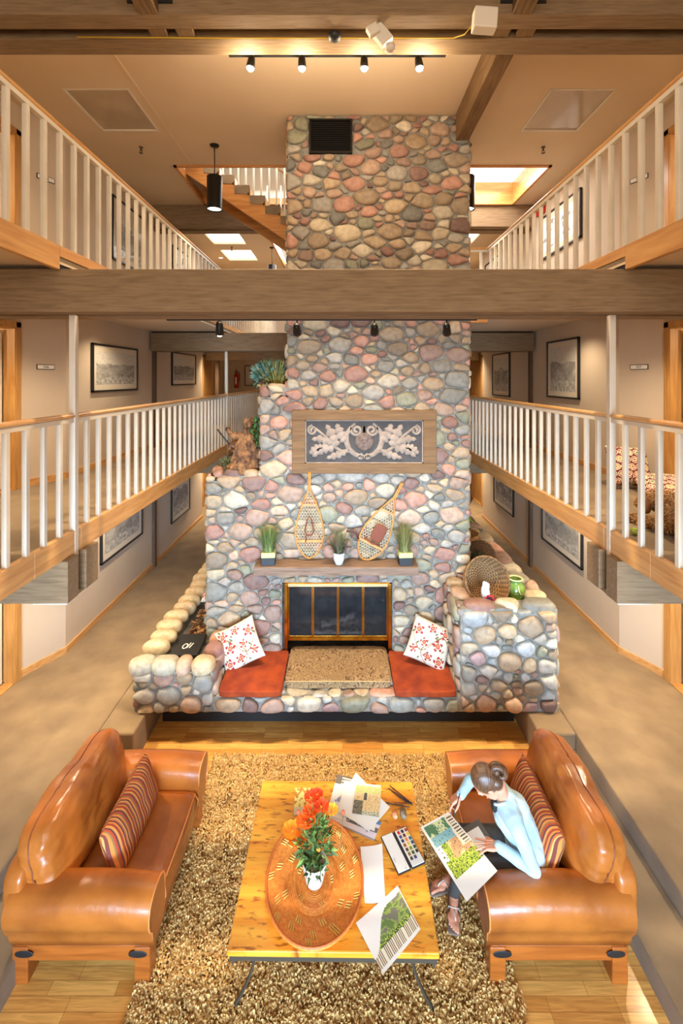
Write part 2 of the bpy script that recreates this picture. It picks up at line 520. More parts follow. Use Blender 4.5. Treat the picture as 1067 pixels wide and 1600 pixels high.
def well(h, z, mm, wname):
    global nwin, n_trim
    m = MB()
    m.box(h[0] - .05, h[0], h[2], h[3], ZC + .1, z); m.box(h[1], h[1] + .05, h[2], h[3], ZC + .1, z)
    m.box(h[0] - .05, h[1] + .05, h[2] - .05, h[2], ZC + .1, z); m.box(h[0] - .05, h[1] + .05, h[3], h[3] + .05, ZC + .1, z)
    struct('wall_back', m, mm)
    m = MB(); m.box(h[0] - .05, h[1] + .05, h[2] - .05, h[3] + .05, z, z + .03); struct('window_%d' % nwin, m, SKY if wname else SKY2); nwin += 1
    m = MB()
    for (a, b, c, d) in ((h[0] - .04, h[0] + .01, h[2] - .04, h[3] + .04), (h[1] - .01, h[1] + .04, h[2] - .04, h[3] + .04), (h[0] - .04, h[1] + .04, h[2] - .04, h[2] + .01), (h[0] - .04, h[1] + .04, h[3] - .01, h[3] + .04)):
        m.box(a, b, c, d, ZC - .025, ZC + .1)
    struct('trim_%d' % n_trim, m, M['fir_x']); n_trim += 1
well(right_well, 7.75, M['fir_x'], 1)
well(stair_well, 9.4, M['white_paint'], 0)
well(mid_well, 8.2, M['white_paint'], 0)

# ================================================================ BEAMS AND POSTS
def double_beam(label, x0, x1, y0, z0, z1, group=None, ycuts=(.16, .27, .47), plates=()):
    t = thing('timber_beam', label, 'beam', (0, y0, z0), group=group)
    for a, b in ((0, ycuts[0]), (ycuts[1], ycuts[2])):
        m = MB(); m.box(x0, x1, a, b, 0, z1 - z0)
        m.build('beam_half', M['beam_x'], t, bevel=.006)
    return t
double_beam('massive brown double timber crossbeam spanning the hall in front of the chimney, at mid height', -7.3, 7.3, 3.75, 4.40, 4.76)
double_beam('uppermost brown double timber crossbeam close overhead, carrying the four bright spotlights', -4.13, 4.13, 3.75, 6.89, 7.325)
double_beam('dark brown crossbeam under the ceiling behind the chimney, above the staircase foot', -4.1, 4.1, 8.97, 6.89, 7.325)
double_beam('dark brown crossbeam passing behind the chimney just below the upper walkway', -3.83, 3.83, 8.95, 4.40, 4.76)
double_beam('farthest dark brown crossbeam, beyond the plants on the chimney shoulder', -4.15, 4.15, 13.6, 4.40, 4.76)
double_beam('farthest ceiling crossbeam on the top storey beyond the skylights', -4.15, 4.15, 15.3, 6.89, 7.325)
for sg, sd in ((-1, 'left'), (1, 'right')):
    a, b = sorted((sg * 2.30, sg * 7.3))
    a4, b4 = sorted((sg * 2.30, sg * 3.87))
    double_beam('brown double beam end jutting out under the %s middle walkway near the white post' % sd, a, b, 3.75, 1.955, 2.31)
    double_beam('far brown beam under the %s middle walkway beside the chimney' % sd, a4, b4, 8.95, 1.955, 2.31)
    # light steel shoe below each beam end
    m = MB(); x0, x1 = sorted((sg * 2.31, sg * 2.6)); m.box(x0, x1, 3.76, 4.21, 1.945, 1.954)
    tag(m.build('steel_plate', M['white_wood']), 'thin pale plate under the %s pair of protruding beam ends' % sd, 'plate')
    m = MB(); x0, x1 = sorted((sg * 2.37, sg * 2.395)); m.box(x0, x1, 3.74, 4.6, 4.762, 4.858)
    tag(m.build('hanger_plate', M['steel_plate']), 'dark blue steel plate on the big crossbeam under the %s top walkway' % sd, 'plate')
    for (z, nm) in ((0, 'ground'), (Z2, 'middle')):
        for y, w_ in ((9.12, 'near'), (13.78, 'far')):
            m = MB(); x0, x1 = sorted((sg * (XW - .06), sg * (XW - .001))); m.box(x0, x1, y, y + .1, z, z + (2.35 if z == 0 else 2.35))
            if w_ == 'far':
                m = MB(); x0, x1 = sorted((sg * 3.80, sg * 3.90)); m.box(x0, x1, y - .05, y + .08, z, z + 2.35)
            tag(m.build('wall_post', M['brown_post']), '%s brown upright post against the %s wall of the %s walkway' % (w_, sd, nm) if z else '%s brown upright post against the %s wall of the ground floor aisle' % (w_, sd), 'post')
    # white posts
    for y, w_ in ((3.96, 'near'), (9.17, 'far')):
        m = MB(); m.cbox((0, 0, 1.22), (.055, .055, 2.44))
        tag(m.build('post', M['white_wood'], loc=(sg * 2.375 + (0 if w_ == 'near' else 0), y, 1.96), bevel=.004), '%s slim white post on the edge of the %s middle walkway' % (w_, sd), 'post')
# short joists hung from the top beam
jl = (('first small brown joist from the left, hung in front of the top crossbeam', -1.62, .2), ('small brown joist right of the white junction box, in front of the top crossbeam', 1.50, .2))
for lab, x, _ in jl:
    t = thing('joist', lab, 'joist', (x, 1.6, 6.89))
    m = MB(); m.box(-.08, .08, 0, 2.15, 0, .36); m.build('timber', M['beam_y'], t, bevel=.004)
    m = MB(); m.box(-.18, .20, 2.135, 2.15, .09, .36); m.build('hanger_plate', M['black'], t)
for x, lab in ((-1.63, 'short brown block between the top beams, left of the pair on the left'), (-1.39, 'short brown block between the top beams, right of the pair on the left'), (1.40, 'short brown block between the top beams beside the white junction box'), (1.62, 'short brown block between the top beams, rightmost one')):
    m = MB(); m.box(-.075, .075, 3.912, 4.018, 6.9, 7.3)
    tag(m.build('blocking', M['beam_y'], loc=(x, 0, 0)), lab, 'beam')
m = MB(); m.box(1.49, 1.66, 4.22, 5.96, 6.975, 7.32)
tag(m.build('ridge_beam', M['beam_y'], bevel=.005), 'dark brown beam running back along the ceiling to the chimney top right corner', 'beam')

# ================================================================ RAILINGS
def railing(label, sg, zf, ys, post_ys, yend):
    t = thing('balcony_railing', label, 'railing', (sg * 2.375, 0, zf))
    cuts = [1.7] + sorted(post_ys) + [yend]
    for a, b in zip(cuts, cuts[1:]):
        m = MB()
        ya = a + (.032 if a in post_ys else 0); yb = b - (.032 if b in post_ys else 0)
        prof = []
        for k in range(16):
            q = 2 * pi * k / 16
            prof.append((.034 * cos(q) * (1 if abs(cos(q)) < .8 else .95), .022 * sin(q)))
        m.prism([(x, z + 1.075) for x, z in prof], ya, yb, 'y', True)
        m.build('handrail', M['rail'], t)
        m = MB(); m.box(-.02, .02, ya, yb, 1.018, 1.055); m.build('sub_rail', M['white_wood'], t)
    m0 = MB(); m0.box(-.018, .018, -.018, .018, .066, 1.02)
    first = None
    for y in ys:
        if any(abs(y - p) < .08 for p in post_ys): continue
        if first is None: o = first = m0.build('baluster', M['white_wood'], t, (0, y, 0))
        else:
            o = first.copy(); C.objects.link(o); o.location = (0, y, 0)
    return t
ys = [3.96 + .2 * k for k in range(-9, 61)]
for sg, sd in ((-1, 'left'), (1, 'right')):
    railing('white baluster railing with honey handrail along the %s middle walkway' % sd, sg, Z2, ys, [3.96, 9.17], 16.0)
    railing('white baluster railing with honey handrail along the %s top walkway' % sd, sg, Z3, [y for y in ys if sg < 0 or y < 7.3], [], 16.0 if sg < 0 else 7.3)
# cross railing behind the chimney, top storey
t = thing('balcony_railing', 'short white railing crossing behind the chimney on the top storey', 'railing', (1.3, 7.28, Z3))
m = MB(); m.box(-.3, 1.05, -.03, .03, 1.055, 1.09); m.build('handrail', M['rail'], t)
m = MB(); m.box(-.3, 1.05, -.02, .02, 1.02, 1.053); m.build('sub_rail', M['white_wood'], t)
m0 = MB(); m0.box(-.018, .018, -.018, .018, .066, 1.02); first = m0.build('baluster', M['white_wood'], t, (-.25, 0, 0))
for k in range(1, 7):
    o = first.copy(); C.objects.link(o); o.location = (-.25 + .2 * k, 0, 0)

# ================================================================ STAIRCASE
def staircase():
    t = thing('staircase', 'honey wooden open staircase rising to the left behind the chimney', 'staircase', (1.06, 7.75, Z3))
    rise, run = .1775, .266
    n = 15
    sl = math.atan2(rise, run)
    for k, y in enumerate((0, .95)):
        m = MB()
        # stringer: sloping board
        L_ = n * run
        p = [(0.12, 0), (0.0, .15), (-L_, n * rise + .15), (-L_ - .05, n * rise - .12), (-L_ + .03, n * rise - .17)]
        p = [(.0, -.0), (.53, .0), (-L_, n * rise + .34), (-L_, n * rise + .0)]
        m.prism(p, y, y + .05, 'y'); m.build('stringer', M['fir_x'], t, bevel=.003)
    for k in range(-2, n - 1):
        x = -k * run; z = (k + 2) * rise
        m = MB(); m.box(x - run - .02, x - .0, .0, 1.0, z + rise - .035, z + rise)
        m.build('tread', M['carpet'], t, bevel=.008)
        m = MB(); m.box(x - .02, x, .03, .97, z + .0, z + rise - .035)
        m.build('riser', M['fir_z'], t)
        m = MB(); m.prism([(x, z + rise), (x - run, z + rise), (x - run, z + .04), (x - run * .2, z + .02), (x, z + .08)], -.012, .0, 'y'); m.build('tread_end', M['carpet'], t)
    m0 = MB(); m0.box(-.013, .013, -.013, .013, 0, 1.0)
    first = None
    for y in (-.01, .98):
        for k in range(-2, n - 1):
            for q in ((.07, .2) if y < 0 else (.13,)):
                x = -k * run - q; z = (k + 3) * rise
                if first is None: o = first = m0.build('baluster', M['white_wood'], t, (x, y, z))
                else:
                    o = first.copy(); C.objects.link(o); o.location = (x, y, z)
        m = MB(); m.tube([(.5, y, rise + .98), (-n * run, y, (n + 3) * rise + .98)], .025, 8); m.build('handrail', M['rail'], t)
    return t
staircase()

# ================================================================ STONE WORK
PAL = [srgb(184, 160, 128), srgb(192, 170, 138), srgb(172, 148, 118), srgb(170, 140, 122), srgb(162, 122, 106), srgb(140, 110, 98), srgb(180, 156, 126), srgb(160, 142, 118),
       srgb(158, 152, 138), srgb(140, 138, 128), srgb(206, 190, 160), srgb(190, 160, 136), srgb(148, 146, 122), srgb(196, 148, 126), srgb(178, 170, 156), srgb(212, 200, 176)]
rnd = random.Random(7)

def clip(poly, nx, ny, c):
    """keep nx*x+ny*y <= c"""
    out = []
    n = len(poly)
    for i in range(n):
        a = poly[i]; b = poly[(i + 1) % n]
        da = nx * a[0] + ny * a[1] - c; db = nx * b[0] + ny * b[1] - c
        if da <= 0: out.append(a)
        if (da < 0 < db) or (db < 0 < da):
            t = da / (da - db); out.append((a[0] + (b[0] - a[0]) * t, a[1] + (b[1] - a[1]) * t))
    return out
def area(p):
    return .5 * sum(p[i][0] * p[(i + 1) % len(p)][1] - p[(i + 1) % len(p)][0] * p[i][1] for i in range(len(p)))

def cobbles(mb, org, U, V, W, H, size=.16, holes=(), aspect=1.35, seed=1, lift=.045, gap=.008, pal=None, jit=.03, maxr=1.7, rounder=2):
    """fill the rectangle W x H (U right, V up, normal U x V) with domed river stones"""
    org, U, V = Vector(org), Vector(U), Vector(V); Nn = U.cross(V).normalized()
    r_ = random.Random(seed)
    pal = pal or PAL
    sv = size / sqrt(aspect); su = size * sqrt(aspect)
    # work in a space squeezed so that stones are wider than tall
    W2, H2 = W / su, H / sv
    pts = []
    cell = {}
    def ok(x, y, r):
        ci, cj = int(x // 1), int(y // 1)
        for i in range(ci - 2, ci + 3):
            for j in range(cj - 2, cj + 3):
                for (a, b, q) in cell.get((i, j), ()):
                    if (a - x) ** 2 + (b - y) ** 2 < ((q + r) * .86) ** 2: return False
        return True
    for (lo, hi, tries) in ((.62, .85, .35), (.42, .6, 2.5), (.28, .4, 9), (.2, .26, 5)):
        for _ in range(int(W2 * H2 * tries) + 10):
            r = r_.uniform(lo, hi)
            e = min(.3, r * .7)
            x = r_.uniform(e, W2 - e) if W2 > 2 * e else W2 / 2
            y = r_.uniform(e, H2 - e) if H2 > 2 * e else H2 / 2
            ux, vy = x * su, y * sv
            if any(h[0] < ux < h[1] and h[2] < vy < h[3] for h in holes): continue
            if ok(x, y, r):
                pts.append((x, y, r)); cell.setdefault((int(x // 1), int(y // 1)), []).append((x, y, r))
    for (x, y, r) in pts:
        poly = [(0, 0), (W2, 0), (W2, H2), (0, H2)]
        poly = clip(poly, 1, 0, x + r * maxr); poly = clip(poly, -1, 0, -(x - r * maxr))
        poly = clip(poly, 0, 1, y + r * maxr); poly = clip(poly, 0, -1, -(y - r * maxr))
        near = []
        ci, cj = int(x // 1), int(y // 1)
        for i in range(ci - 3, ci + 4):
            for j in range(cj - 3, cj + 4):
                near += cell.get((i, j), ())
        for (a, b, q) in near:
            if a == x and b == y: continue
            dx, dy = a - x, b - y
            d2 = dx * dx + dy * dy
            if d2 > 9: continue
            c = (a * a + b * b - q * q - x * x - y * y + r * r) / 2
            poly = clip(poly, dx, dy, c)
            if len(poly) < 3: break
        if len(poly) < 3: continue
        # diagonal limits keep big cells from growing corners
        for (nx, ny) in ((.7, .7), (.7, -.7), (-.7, .7), (-.7, -.7)):
            poly = clip(poly, nx, ny, nx * x + ny * y + r * maxr * .95)
        p2 = [(a * su, b * sv) for a, b in poly]
        for h in holes:
            cx, cy = x * su, y * sv
            xs = [p[0] for p in p2]; yy = [p[1] for p in p2]
            if max(xs) <= h[0] or min(xs) >= h[1] or max(yy) <= h[2] or min(yy) >= h[3]: continue
            best = None
            for (nx, ny, c) in ((1, 0, h[0]), (-1, 0, -h[1]), (0, 1, h[2]), (0, -1, -h[3])):
                q = clip(p2, nx, ny, c)
                if len(q) >= 3 and (best is None or area(q) > area(best)): best = q
            p2 = best or []
            if len(p2) < 3: break
        if len(p2) < 3 or area(p2) < .0006: continue
        cx = sum(p[0] for p in p2) / len(p2); cy = sum(p[1] for p in p2) / len(p2)
        ext = sqrt(area(p2))
        k = max(.5, 1 - 2 * gap / ext)
        q = [(cx + (a - cx) * k, cy + (b - cy) * k) for a, b in p2]
        for _ in range(rounder):
            n = len(q); nq = []
            for i in range(n):
                a, b = q[i], q[(i + 1) % n]
                nq.append((a[0] * .75 + b[0] * .25, a[1] * .75 + b[1] * .25)); nq.append((a[0] * .25 + b[0] * .75, a[1] * .25 + b[1] * .75))
            q = nq
        # merge near-duplicates
        qq = [q[0]]
        for p in q[1:]:
            if (p[0] - qq[-1][0]) ** 2 + (p[1] - qq[-1][1]) ** 2 > (ext * .035) ** 2: qq.append(p)
        q = qq
        n = len(q)
        h = min(lift, ext * .33) * r_.uniform(.75, 1.25)
        tx, ty = r_.uniform(-.12, .12), r_.uniform(-.12, .12)
        vs = []; fs = []
        rings = ((1, -.012), (1.0, .18), (.95, .48), (.82, .78), (.6, .95), (.3, 1.0))
        for (sc, hh) in rings:
            for (a, b) in q:
                dx, dy = (a - cx) * sc, (b - cy) * sc
                z = h * hh if hh > 0 else -.02
                if hh > 0: z += (dx * tx + dy * ty)
                vs.append(org + U * (cx + dx) + V * (cy + dy) + Nn * z)
        for i in range(len(rings) - 1):
            for j in range(n):
                l = (j + 1) % n
                fs.append((i * n + j, i * n + l, (i + 1) * n + l, (i + 1) * n + j))
        fs.append(tuple((len(rings) - 1) * n + j for j in range(n)))
        c = r_.choice(pal); g = r_.uniform(.68, 1.05)
        mb.c = (min(1, c[0] * g), min(1, c[1] * g), min(1, c[2] * g))
        mb.add(vs, fs, True)
    mb.c = None

YC, YH = 5.93, 5.17
core = MB(); st = MB(); st.cur = 0
chim = thing('stone_chimney', 'tall river cobble chimney with the fireplace rising through three storeys', 'chimney', (0, 0, 0))
FX0, FX1, FZ0, FZ1 = -.80, .66, .17, 1.145
# core, with the fire opening left out
core.box(-1.79, FX0, YC, 7.2, 0, 2.50); core.box(-1.79, -1.62, YC, 7.2, 2.49, 2.56); core.box(-1.79, -1.12, YC, YC + .17, 2.49, 2.56)
core.box(FX1, 1.67, YC, 7.2, 0, FZ1)
core.box(FX0, FX1, YC, 7.2, 0, FZ0); core.box(FX0, FX1, 6.75, 7.2, FZ0, FZ1)
core.box(FX0, 1.67, YC, 7.2, FZ1, 2.5)
core.box(-.72, 1.67, YC, 7.2, 2.5, ZC - .01)
core.box(-1.08, -.72, YC, 6.8, 2.5, 3.62); core.box(-1.08, -.98, YC, 6.8, 3.6, 3.73); core.box(-1.08, -.72, YC, YC + .12, 3.6, 3.73)
core.build('mortar', M['mortar'], chim)
bx0, bx1 = -1.81, 1.69
hl = [(0, -.74 - bx0, 3.76 - .0, 9), (0, -1.10 - bx0, 2.56, 9), (FX0 - bx0, FX1 - bx0, 0, FZ1), (.44 - .88 - bx0, .13 - bx0, 6.81, 7.26), (-.62 - bx0, 1.19 - bx0, 2.64, 3.39)]
cobbles(st, (bx0, YC, 0), (1, 0, 0), (0, 0, 1), bx1 - bx0, ZC - .01, .172, hl, 1.5, 11, gap=.006)
st.box(-.72, 1.67, YC - .001, YC, 0.1, .2)
# right flank, left flanks
cobbles(st, (1.67, YC, 0), (0, 1, 0), (0, 0, 1), 1.27, ZC - .01, .17, (), 1.35, 12)
cobbles(st, (-1.79, 7.2, 0), (0, -1, 0), (0, 0, 1), 1.27, 2.56, .17, (), 1.35, 13)
cobbles(st, (-1.08, 6.8, 2.5), (0, -1, 0), (0, 0, 1), .87, 1.25, .17, (), 1.35, 14)
cobbles(st, (-.72, 7.2, 3.6), (0, -1, 0), (0, 0, 1), 1.27, 3.7, .17, (), 1.35, 15)
# rim of the ledge and shoulder
cobbles(st, (-1.80, YC - .02, 2.56), (1, 0, 0), (0, 1, 0), .70, .17, .17, (), 1.2, 16, lift=.08)
cobbles(st, (-1.80, YC + .15, 2.56), (1, 0, 0), (0, 1, 0), .16, 1.0, .17, (), 1.0, 17, lift=.08)
cobbles(st, (-1.09, YC - .02, 3.73), (1, 0, 0), (0, 1, 0), .36, .13, .17, (), 1.5, 18, lift=.05)
st.build('cobbles', M['stone'], chim)
# soil of the two planting pockets
m = MB(); m.box(-1.62, -1.08, 6.1, 7.2, 2.45, 2.52); m.box(-.98, -.74, 6.05, 6.8, 3.55, 3.68); m.build('planting_soil', M['soot'], chim)
# lining of the firebox
m = MB()
m.box(FX0 - .001, FX0 + .03, YC + .02, 6.75, FZ0, FZ1); m.box(FX1 - .03, FX1 + .001, YC + .02, 6.75, FZ0, FZ1)
m.box(FX0, FX1, 6.70, 6.75, FZ0, FZ1); m.box(FX0, FX1, YC + .02, 6.75, FZ0, FZ0 + .02)
m.build('firebox', M['soot'], chim)

LOWPAL = PAL + [srgb(196, 190, 176), srgb(186, 182, 170), srgb(190, 190, 184), srgb(176, 180, 178), srgb(172, 144, 140), srgb(170, 170, 160)]  # paler, greyer tints put the cool low daylight into the stone colour
# right planter
tr = thing('stone_planter', 'tall cobble planter wall right of the hearth, holding baskets and a green jar', 'planter', (0, 0, 0))
m = MB()
m.box(1.36, 2.48, YH, YH + .22, 0, 1.18); m.box(2.24, 2.48, YH + .2, 8.6, 0, 1.18); m.box(1.36, 1.58, YH + .2, YC, 0, 1.18)
m.box(1.5, 2.3, YH + .2, 8.5, 0, .86); m.box(1.36, 2.48, 8.5, 8.72, 0, 1.18)
m.build('mortar', M['mortar'], tr)
m = MB()
cobbles(m, (1.36, YH, 0), (1, 0, 0), (0, 0, 1), 1.12, 1.17, .165, (), 1.3, 21, lift=.06, pal=LOWPAL)
cobbles(m, (1.36, YC - .02, .1), (0, -1, 0), (0, 0, 1), .74, 1.08, .165, (), 1.2, 22, lift=.05, pal=LOWPAL)
cobbles(m, (2.48, YH, 0), (0, 1, 0), (0, 0, 1), 3.5, 1.17, .18, (), 1.3, 23, lift=.05, pal=LOWPAL)
cobbles(m, (1.34, YH - .02, 1.17), (1, 0, 0), (0, 1, 0), 1.17, .25, .22, (), 1.2, 24, lift=.07, gap=.01)
cobbles(m, (2.23, YH + .23, 1.17), (1, 0, 0), (0, 1, 0), .27, 3.3, .24, (), .9, 25, lift=.06, gap=.008)
cobbles(m, (1.34, YH + .23, 1.17), (1, 0, 0), (0, 1, 0), .25, .55, .22, (), .9, 26, lift=.07, gap=.01)
m.build('cobbles', M['stone'], tr)
# left planter
tl = thing('stone_planter', 'low cobble planter wall left of the hearth with a black lid inside', 'planter', (0, 0, 0))
m = MB()
m.box(-2.40, -1.50, YH, YH + .2, 0, .46); m.box(-2.40, -2.22, YH + .18, 8.2, 0, .46); m.box(-1.70, -1.50, YH + .18, YC, 0, .46)
m.box(-2.3, -1.6, YH + .18, 8.2, 0, .30); m.box(-2.40, -1.8, 8.1, 8.3, 0, .46)
m.build('mortar', M['mortar'], tl)
m = MB()
cobbles(m, (-2.42, YH, 0), (1, 0, 0), (0, 0, 1), .94, .46, .17, (), 1.3, 31, lift=.06, pal=LOWPAL)
cobbles(m, (-1.50, YH, .15), (0, 1, 0), (0, 0, 1), .74, .32, .18, (), 1.2, 32, lift=.05, pal=LOWPAL)
cobbles(m, (-2.40, 8.2, 0), (0, -1, 0), (0, 0, 1), 3.0, .46, .18, (), 1.3, 33, lift=.05, pal=LOWPAL)
r_ = random.Random(5)
def pebble(mb, c, d, rz, col):
    M0 = mb.M; mb.M = M0 @ Matrix.Translation(c) @ Matrix.Rotation(rz, 4, 'Z'); mb.c = col
    s1 = r_.uniform(0, 50)
    mb.rbox(d[0], d[1], d[2], .8, 8, fn=lambda q: q * (1 + .10 * noise.noise(q * 9 + Vector((s1, 0, 0)))))
    mb.M = M0; mb.c = None
for (x, w_) in ((-2.33, .30), (-2.06, .30), (-1.84, .17), (-1.62, .27)):
    pebble(m, (x, YH + .06, .50), (w_, .24, .19), r_.uniform(-.2, .2), r_.choice([srgb(196, 176, 140), srgb(190, 160, 134), srgb(176, 168, 146)]))
y = YH + .32
while y < 8.0:
    d = r_.uniform(.19, .27)
    pebble(m, (-2.32 + r_.uniform(-.02, .02), y + d / 2, .49), (.33, d, .17), r_.uniform(-.2, .1), r_.choice([srgb(200, 180, 142), srgb(194, 170, 134), srgb(206, 190, 156)]))
    y += d + .015
y = YH + .25
for d in (.24, .24, .2):
    pebble(m, (-1.59, y + d / 2, .48), (.23, d, .18), 0, r_.choice([srgb(184, 140, 116), srgb(160, 120, 112), srgb(190, 160, 130)])); y += d
m.build('cobbles', M['stone'], tl)
# hearth
th = thing('stone_hearth', 'low raised cobble hearth seat in front of the fireplace', 'hearth', (0, 0, 0))
m = MB(); m.box(-1.50, 1.36, YH, YC, .0, .165); m.box(-1.48, 1.36, YH + .01, 6.3, 0, .16)
m.build('mortar', M['mortar'], th)
m = MB(); m.box(-2.2, 2.10, 5.48, 5.58, PIT + .001, -.001); m.build('toe_kick', M['black'], th)
m = MB()
cobbles(m, (-1.48, YH, 0), (1, 0, 0), (0, 0, 1), 2.82, .175, .17, (), 1.5, 41, lift=.06, pal=LOWPAL)
cobbles(m, (-1.48, YH, .165), (1, 0, 0), (0, 1, 0), 2.82, .76, .2, (), 1.3, 42, lift=.02, pal=LOWPAL)
m.build('cobbles', M['stone'], th)

# ================================================================ FIREPLACE, PANEL, MANTEL
ins = thing('fireplace_insert', 'brass framed glass fireplace doors set in the cobble chimney', 'fireplace', (-.06, 5.99, .18))
def bxs(nm, mm, par, boxes, bevel=0, loc=(0, 0, 0), rot=(0, 0, 0)):
    m = MB()
    for b in boxes: m.box(*b)
    return m.build(nm, mm, par, loc, rot, bevel)
bxs('frame', M['brass'], ins, [(-.71, -.665, -.06, .1, 0, .94), (.665, .71, -.06, .1, 0, .94), (-.71, .71, -.02, .05, .92, .965), (-.71, .71, -.02, .05, .17, .225)], .004)
bxs('top_rail', mat('cream brass rail', srgb(236, 214, 160), .25, metal=.8), ins, [(-.665, .665, -.035, -.01, .895, .93)], .003)
gl = mat('tinted door glass', (.03, .035, .04), .05, spec=.8, alpha=.28)
xs = [-.665, -.335, .0, .335, .665]
for i in range(4):
    d = bxs('glass_door', gl, ins, [(xs[i] + .014, xs[i + 1] - .014, -.012, -.006, .235, .89)])
    bxs('stile', M['brass'], d, [(xs[i] + .002, xs[i] + .016, -.022, .0, .225, .9), (xs[i + 1] - .016, xs[i + 1] - .002, -.022, .0, .225, .9), (xs[i], xs[i + 1], -.02, .0, .215, .235)], .002)
log_m = mat('charred log', srgb(130, 118, 108), .9, srgb(46, 40, 38), 18, bump=.8, bscale=30)
for (a, b, r) in (((-.42, 6.3, .27), (.30, 6.25, .28), .07), ((-.35, 6.45, .30), (.25, 6.42, .34), .06), ((-.3, 6.25, .40), (.22, 6.5, .42), .05)):
    m = MB(); A, B = Vector(a), Vector(b); mid = (A + B) / 2
    m.tube([A - mid + (B - A) * t + Vector((0, .01 * sin(t * 9), .01 * cos(t * 7))) for t in (0, .2, .4, .6, .8, 1)], r, 10)
    tag(m.build('log', log_m, loc=mid), 'charred log in the firebox, %s' % {.07: 'thickest one in front', .06: 'middle one at the back', .05: 'thin one lying on top'}[r], 'log', 'logs in the firebox')
m = MB()
for k in range(7): m.tube([(-.45 + .14 * k, 6.1, .2), (-.45 + .14 * k, 6.6, .2)], .01, 6)
tag(m.build('fire_grate', M['black']), 'black iron grate under the logs in the firebox', 'grate')

m = MB(); m.box(-1.12, .96, 5.63, 5.905, 1.365, 1.47)
tag(m.build('mantel_shelf', wood('weathered mantel', srgb(146, 120, 100), srgb(108, 86, 70), 'x', 2, .8, bump=.5), bevel=.006), 'long weathered wooden mantel shelf above the fireplace', 'shelf')

pn = thing('carved_panel', 'framed carved panel of scrolls and oak leaves on the chimney', 'wall art', (.285, 5.90, 3.015))
fw = wood('tan panel frame', srgb(130, 98, 62), srgb(104, 76, 46), 'x', 1.5, .75, bump=.3)
W2, H2, iw, ih = .945, .415, .775, .285
bxs('frame', fw, pn, [(-W2, W2, -.05, .03, ih, H2), (-W2, W2, -.05, .03, -H2, -ih), (-W2, -iw, -.05, .03, -ih, ih), (iw, W2, -.05, .03, -ih, ih)], .008)
bxs('board', mat('slate grey board', srgb(80, 76, 74), .85, srgb(68, 64, 62), 6), pn, [(-iw, iw, 0, .02, -ih, ih)])
taupe = mat('taupe carving', srgb(164, 146, 130), .8, srgb(140, 124, 110), 9, bump=.2, bscale=40)
bxs('inner_molding', taupe, pn, [(-iw, iw, -.02, .0, ih - .015, ih), (-iw, iw, -.02, 0, -ih, -ih + .015), (-iw, -iw + .015, -.02, 0, -ih, ih), (iw - .015, iw, -.02, 0, -ih, ih)])
car = MB()
def ribbon(mb, pts, wds, y=-.012, th=.02):
    n = len(pts); vs = []; fs = []
    for i in range(n):
        a = Vector(pts[max(i - 1, 0)]); b = Vector(pts[min(i + 1, n - 1)]); t = (b - a).normalized(); nr = Vector((-t.y, t.x)) * wds[i] / 2
        p = Vector(pts[i])
        for q, yy in ((p + nr, 0), (p + nr * .6, y - .0), (p - nr * .6, y), (p - nr, 0)): vs.append((q.x, yy - .002, q.y))
    for i in range(n - 1):
        for k in range(3): fs.append((i * 4 + k, i * 4 + k + 1, i * 4 + 5 + k, i * 4 + 4 + k))
    mb.add(vs, fs, True)
def spiral(c, r0, r1, a0, turns, sg, n=40):
    return [(c[0] + (r0 + (r1 - r0) * i / n) * cos(a0 + sg * 2 * pi * turns * i / n), c[1] + (r0 + (r1 - r0) * i / n) * sin(a0 + sg * 2 * pi * turns * i / n)) for i in range(n + 1)]
def oak(mb, pts, wmax, lobes=4):
    n = 40; sp = []
    for i in range(n + 1):
        t = i / n * (len(pts) - 1); k = min(int(t), len(pts) - 2); f = t - k
        p0 = Vector(pts[max(k - 1, 0)]); p1 = Vector(pts[k]); p2 = Vector(pts[k + 1]); p3 = Vector(pts[min(k + 2, len(pts) - 1)])
        sp.append(tuple(.5 * ((2 * p1) + (p2 - p0) * f + (2 * p0 - 5 * p1 + 4 * p2 - p3) * f * f + (3 * p1 - p0 - 3 * p2 + p3) * f ** 3)))
    wd = [max(.006, wmax * sin(pi * min(1, .12 + .9 * i / n)) ** .7 * (.52 + .48 * abs(sin(pi * lobes * i / n)))) for i in range(n + 1)]
    ribbon(mb, sp, wd, -.016)
for s in (-1, 1):
    X = lambda L_: [(s * x, y) for x, y in L_]
    ribbon(car, X(spiral((.10, .15), .085, .015, pi * .45, 1.6, -1)), [.035] * 41)
    ribbon(car, X([(.17, .19), (.23, .10), (.235, 0), (.20, -.10), (.12, -.17), (.03, -.2), (0, -.2)]), [.05, .06, .07, .07, .06, .05, .04])
    ribbon(car, X(spiral((.05, -.2), .04, .01, pi / 2, 1.3, 1)), [.02] * 41)
    ribbon(car, X([(.0, .12), (.0, .2)]), [.05, .05])
    ribbon(car, X([(.2, -.12), (.3, -.13), (.40, -.06), (.5, .06), (.6, .14), (.68, .20)]), [.05, .045, .04, .035, .03, .03])
    ribbon(car, X(spiral((.68, .15), .065, .01, pi / 2, 1.5, -1)), [.032] * 41)
    oak(car, X([(.25, .0), (.32, .12), (.36, .24)]), .15)
    oak(car, X([(.36, -.06), (.42, .08), (.50, .23)]), .15)
    oak(car, X([(.42, -.03), (.55, .03), (.69, .03)]), .12)
    oak(car, X([(.40, -.09), (.55, -.10), (.68, -.20)]), .14)
    oak(car, X([(.24, -.14), (.37, -.18), (.50, -.22)]), .11)
    oak(car, X([(.55, -.06), (.64, -.1), (.72, -.16)]), .12)
car.build('carved_leaves', taupe, pn)
m = MB(); m.lathe([(0, .03), (.10, .026), (.118, .02), (.122, 0)], 28)
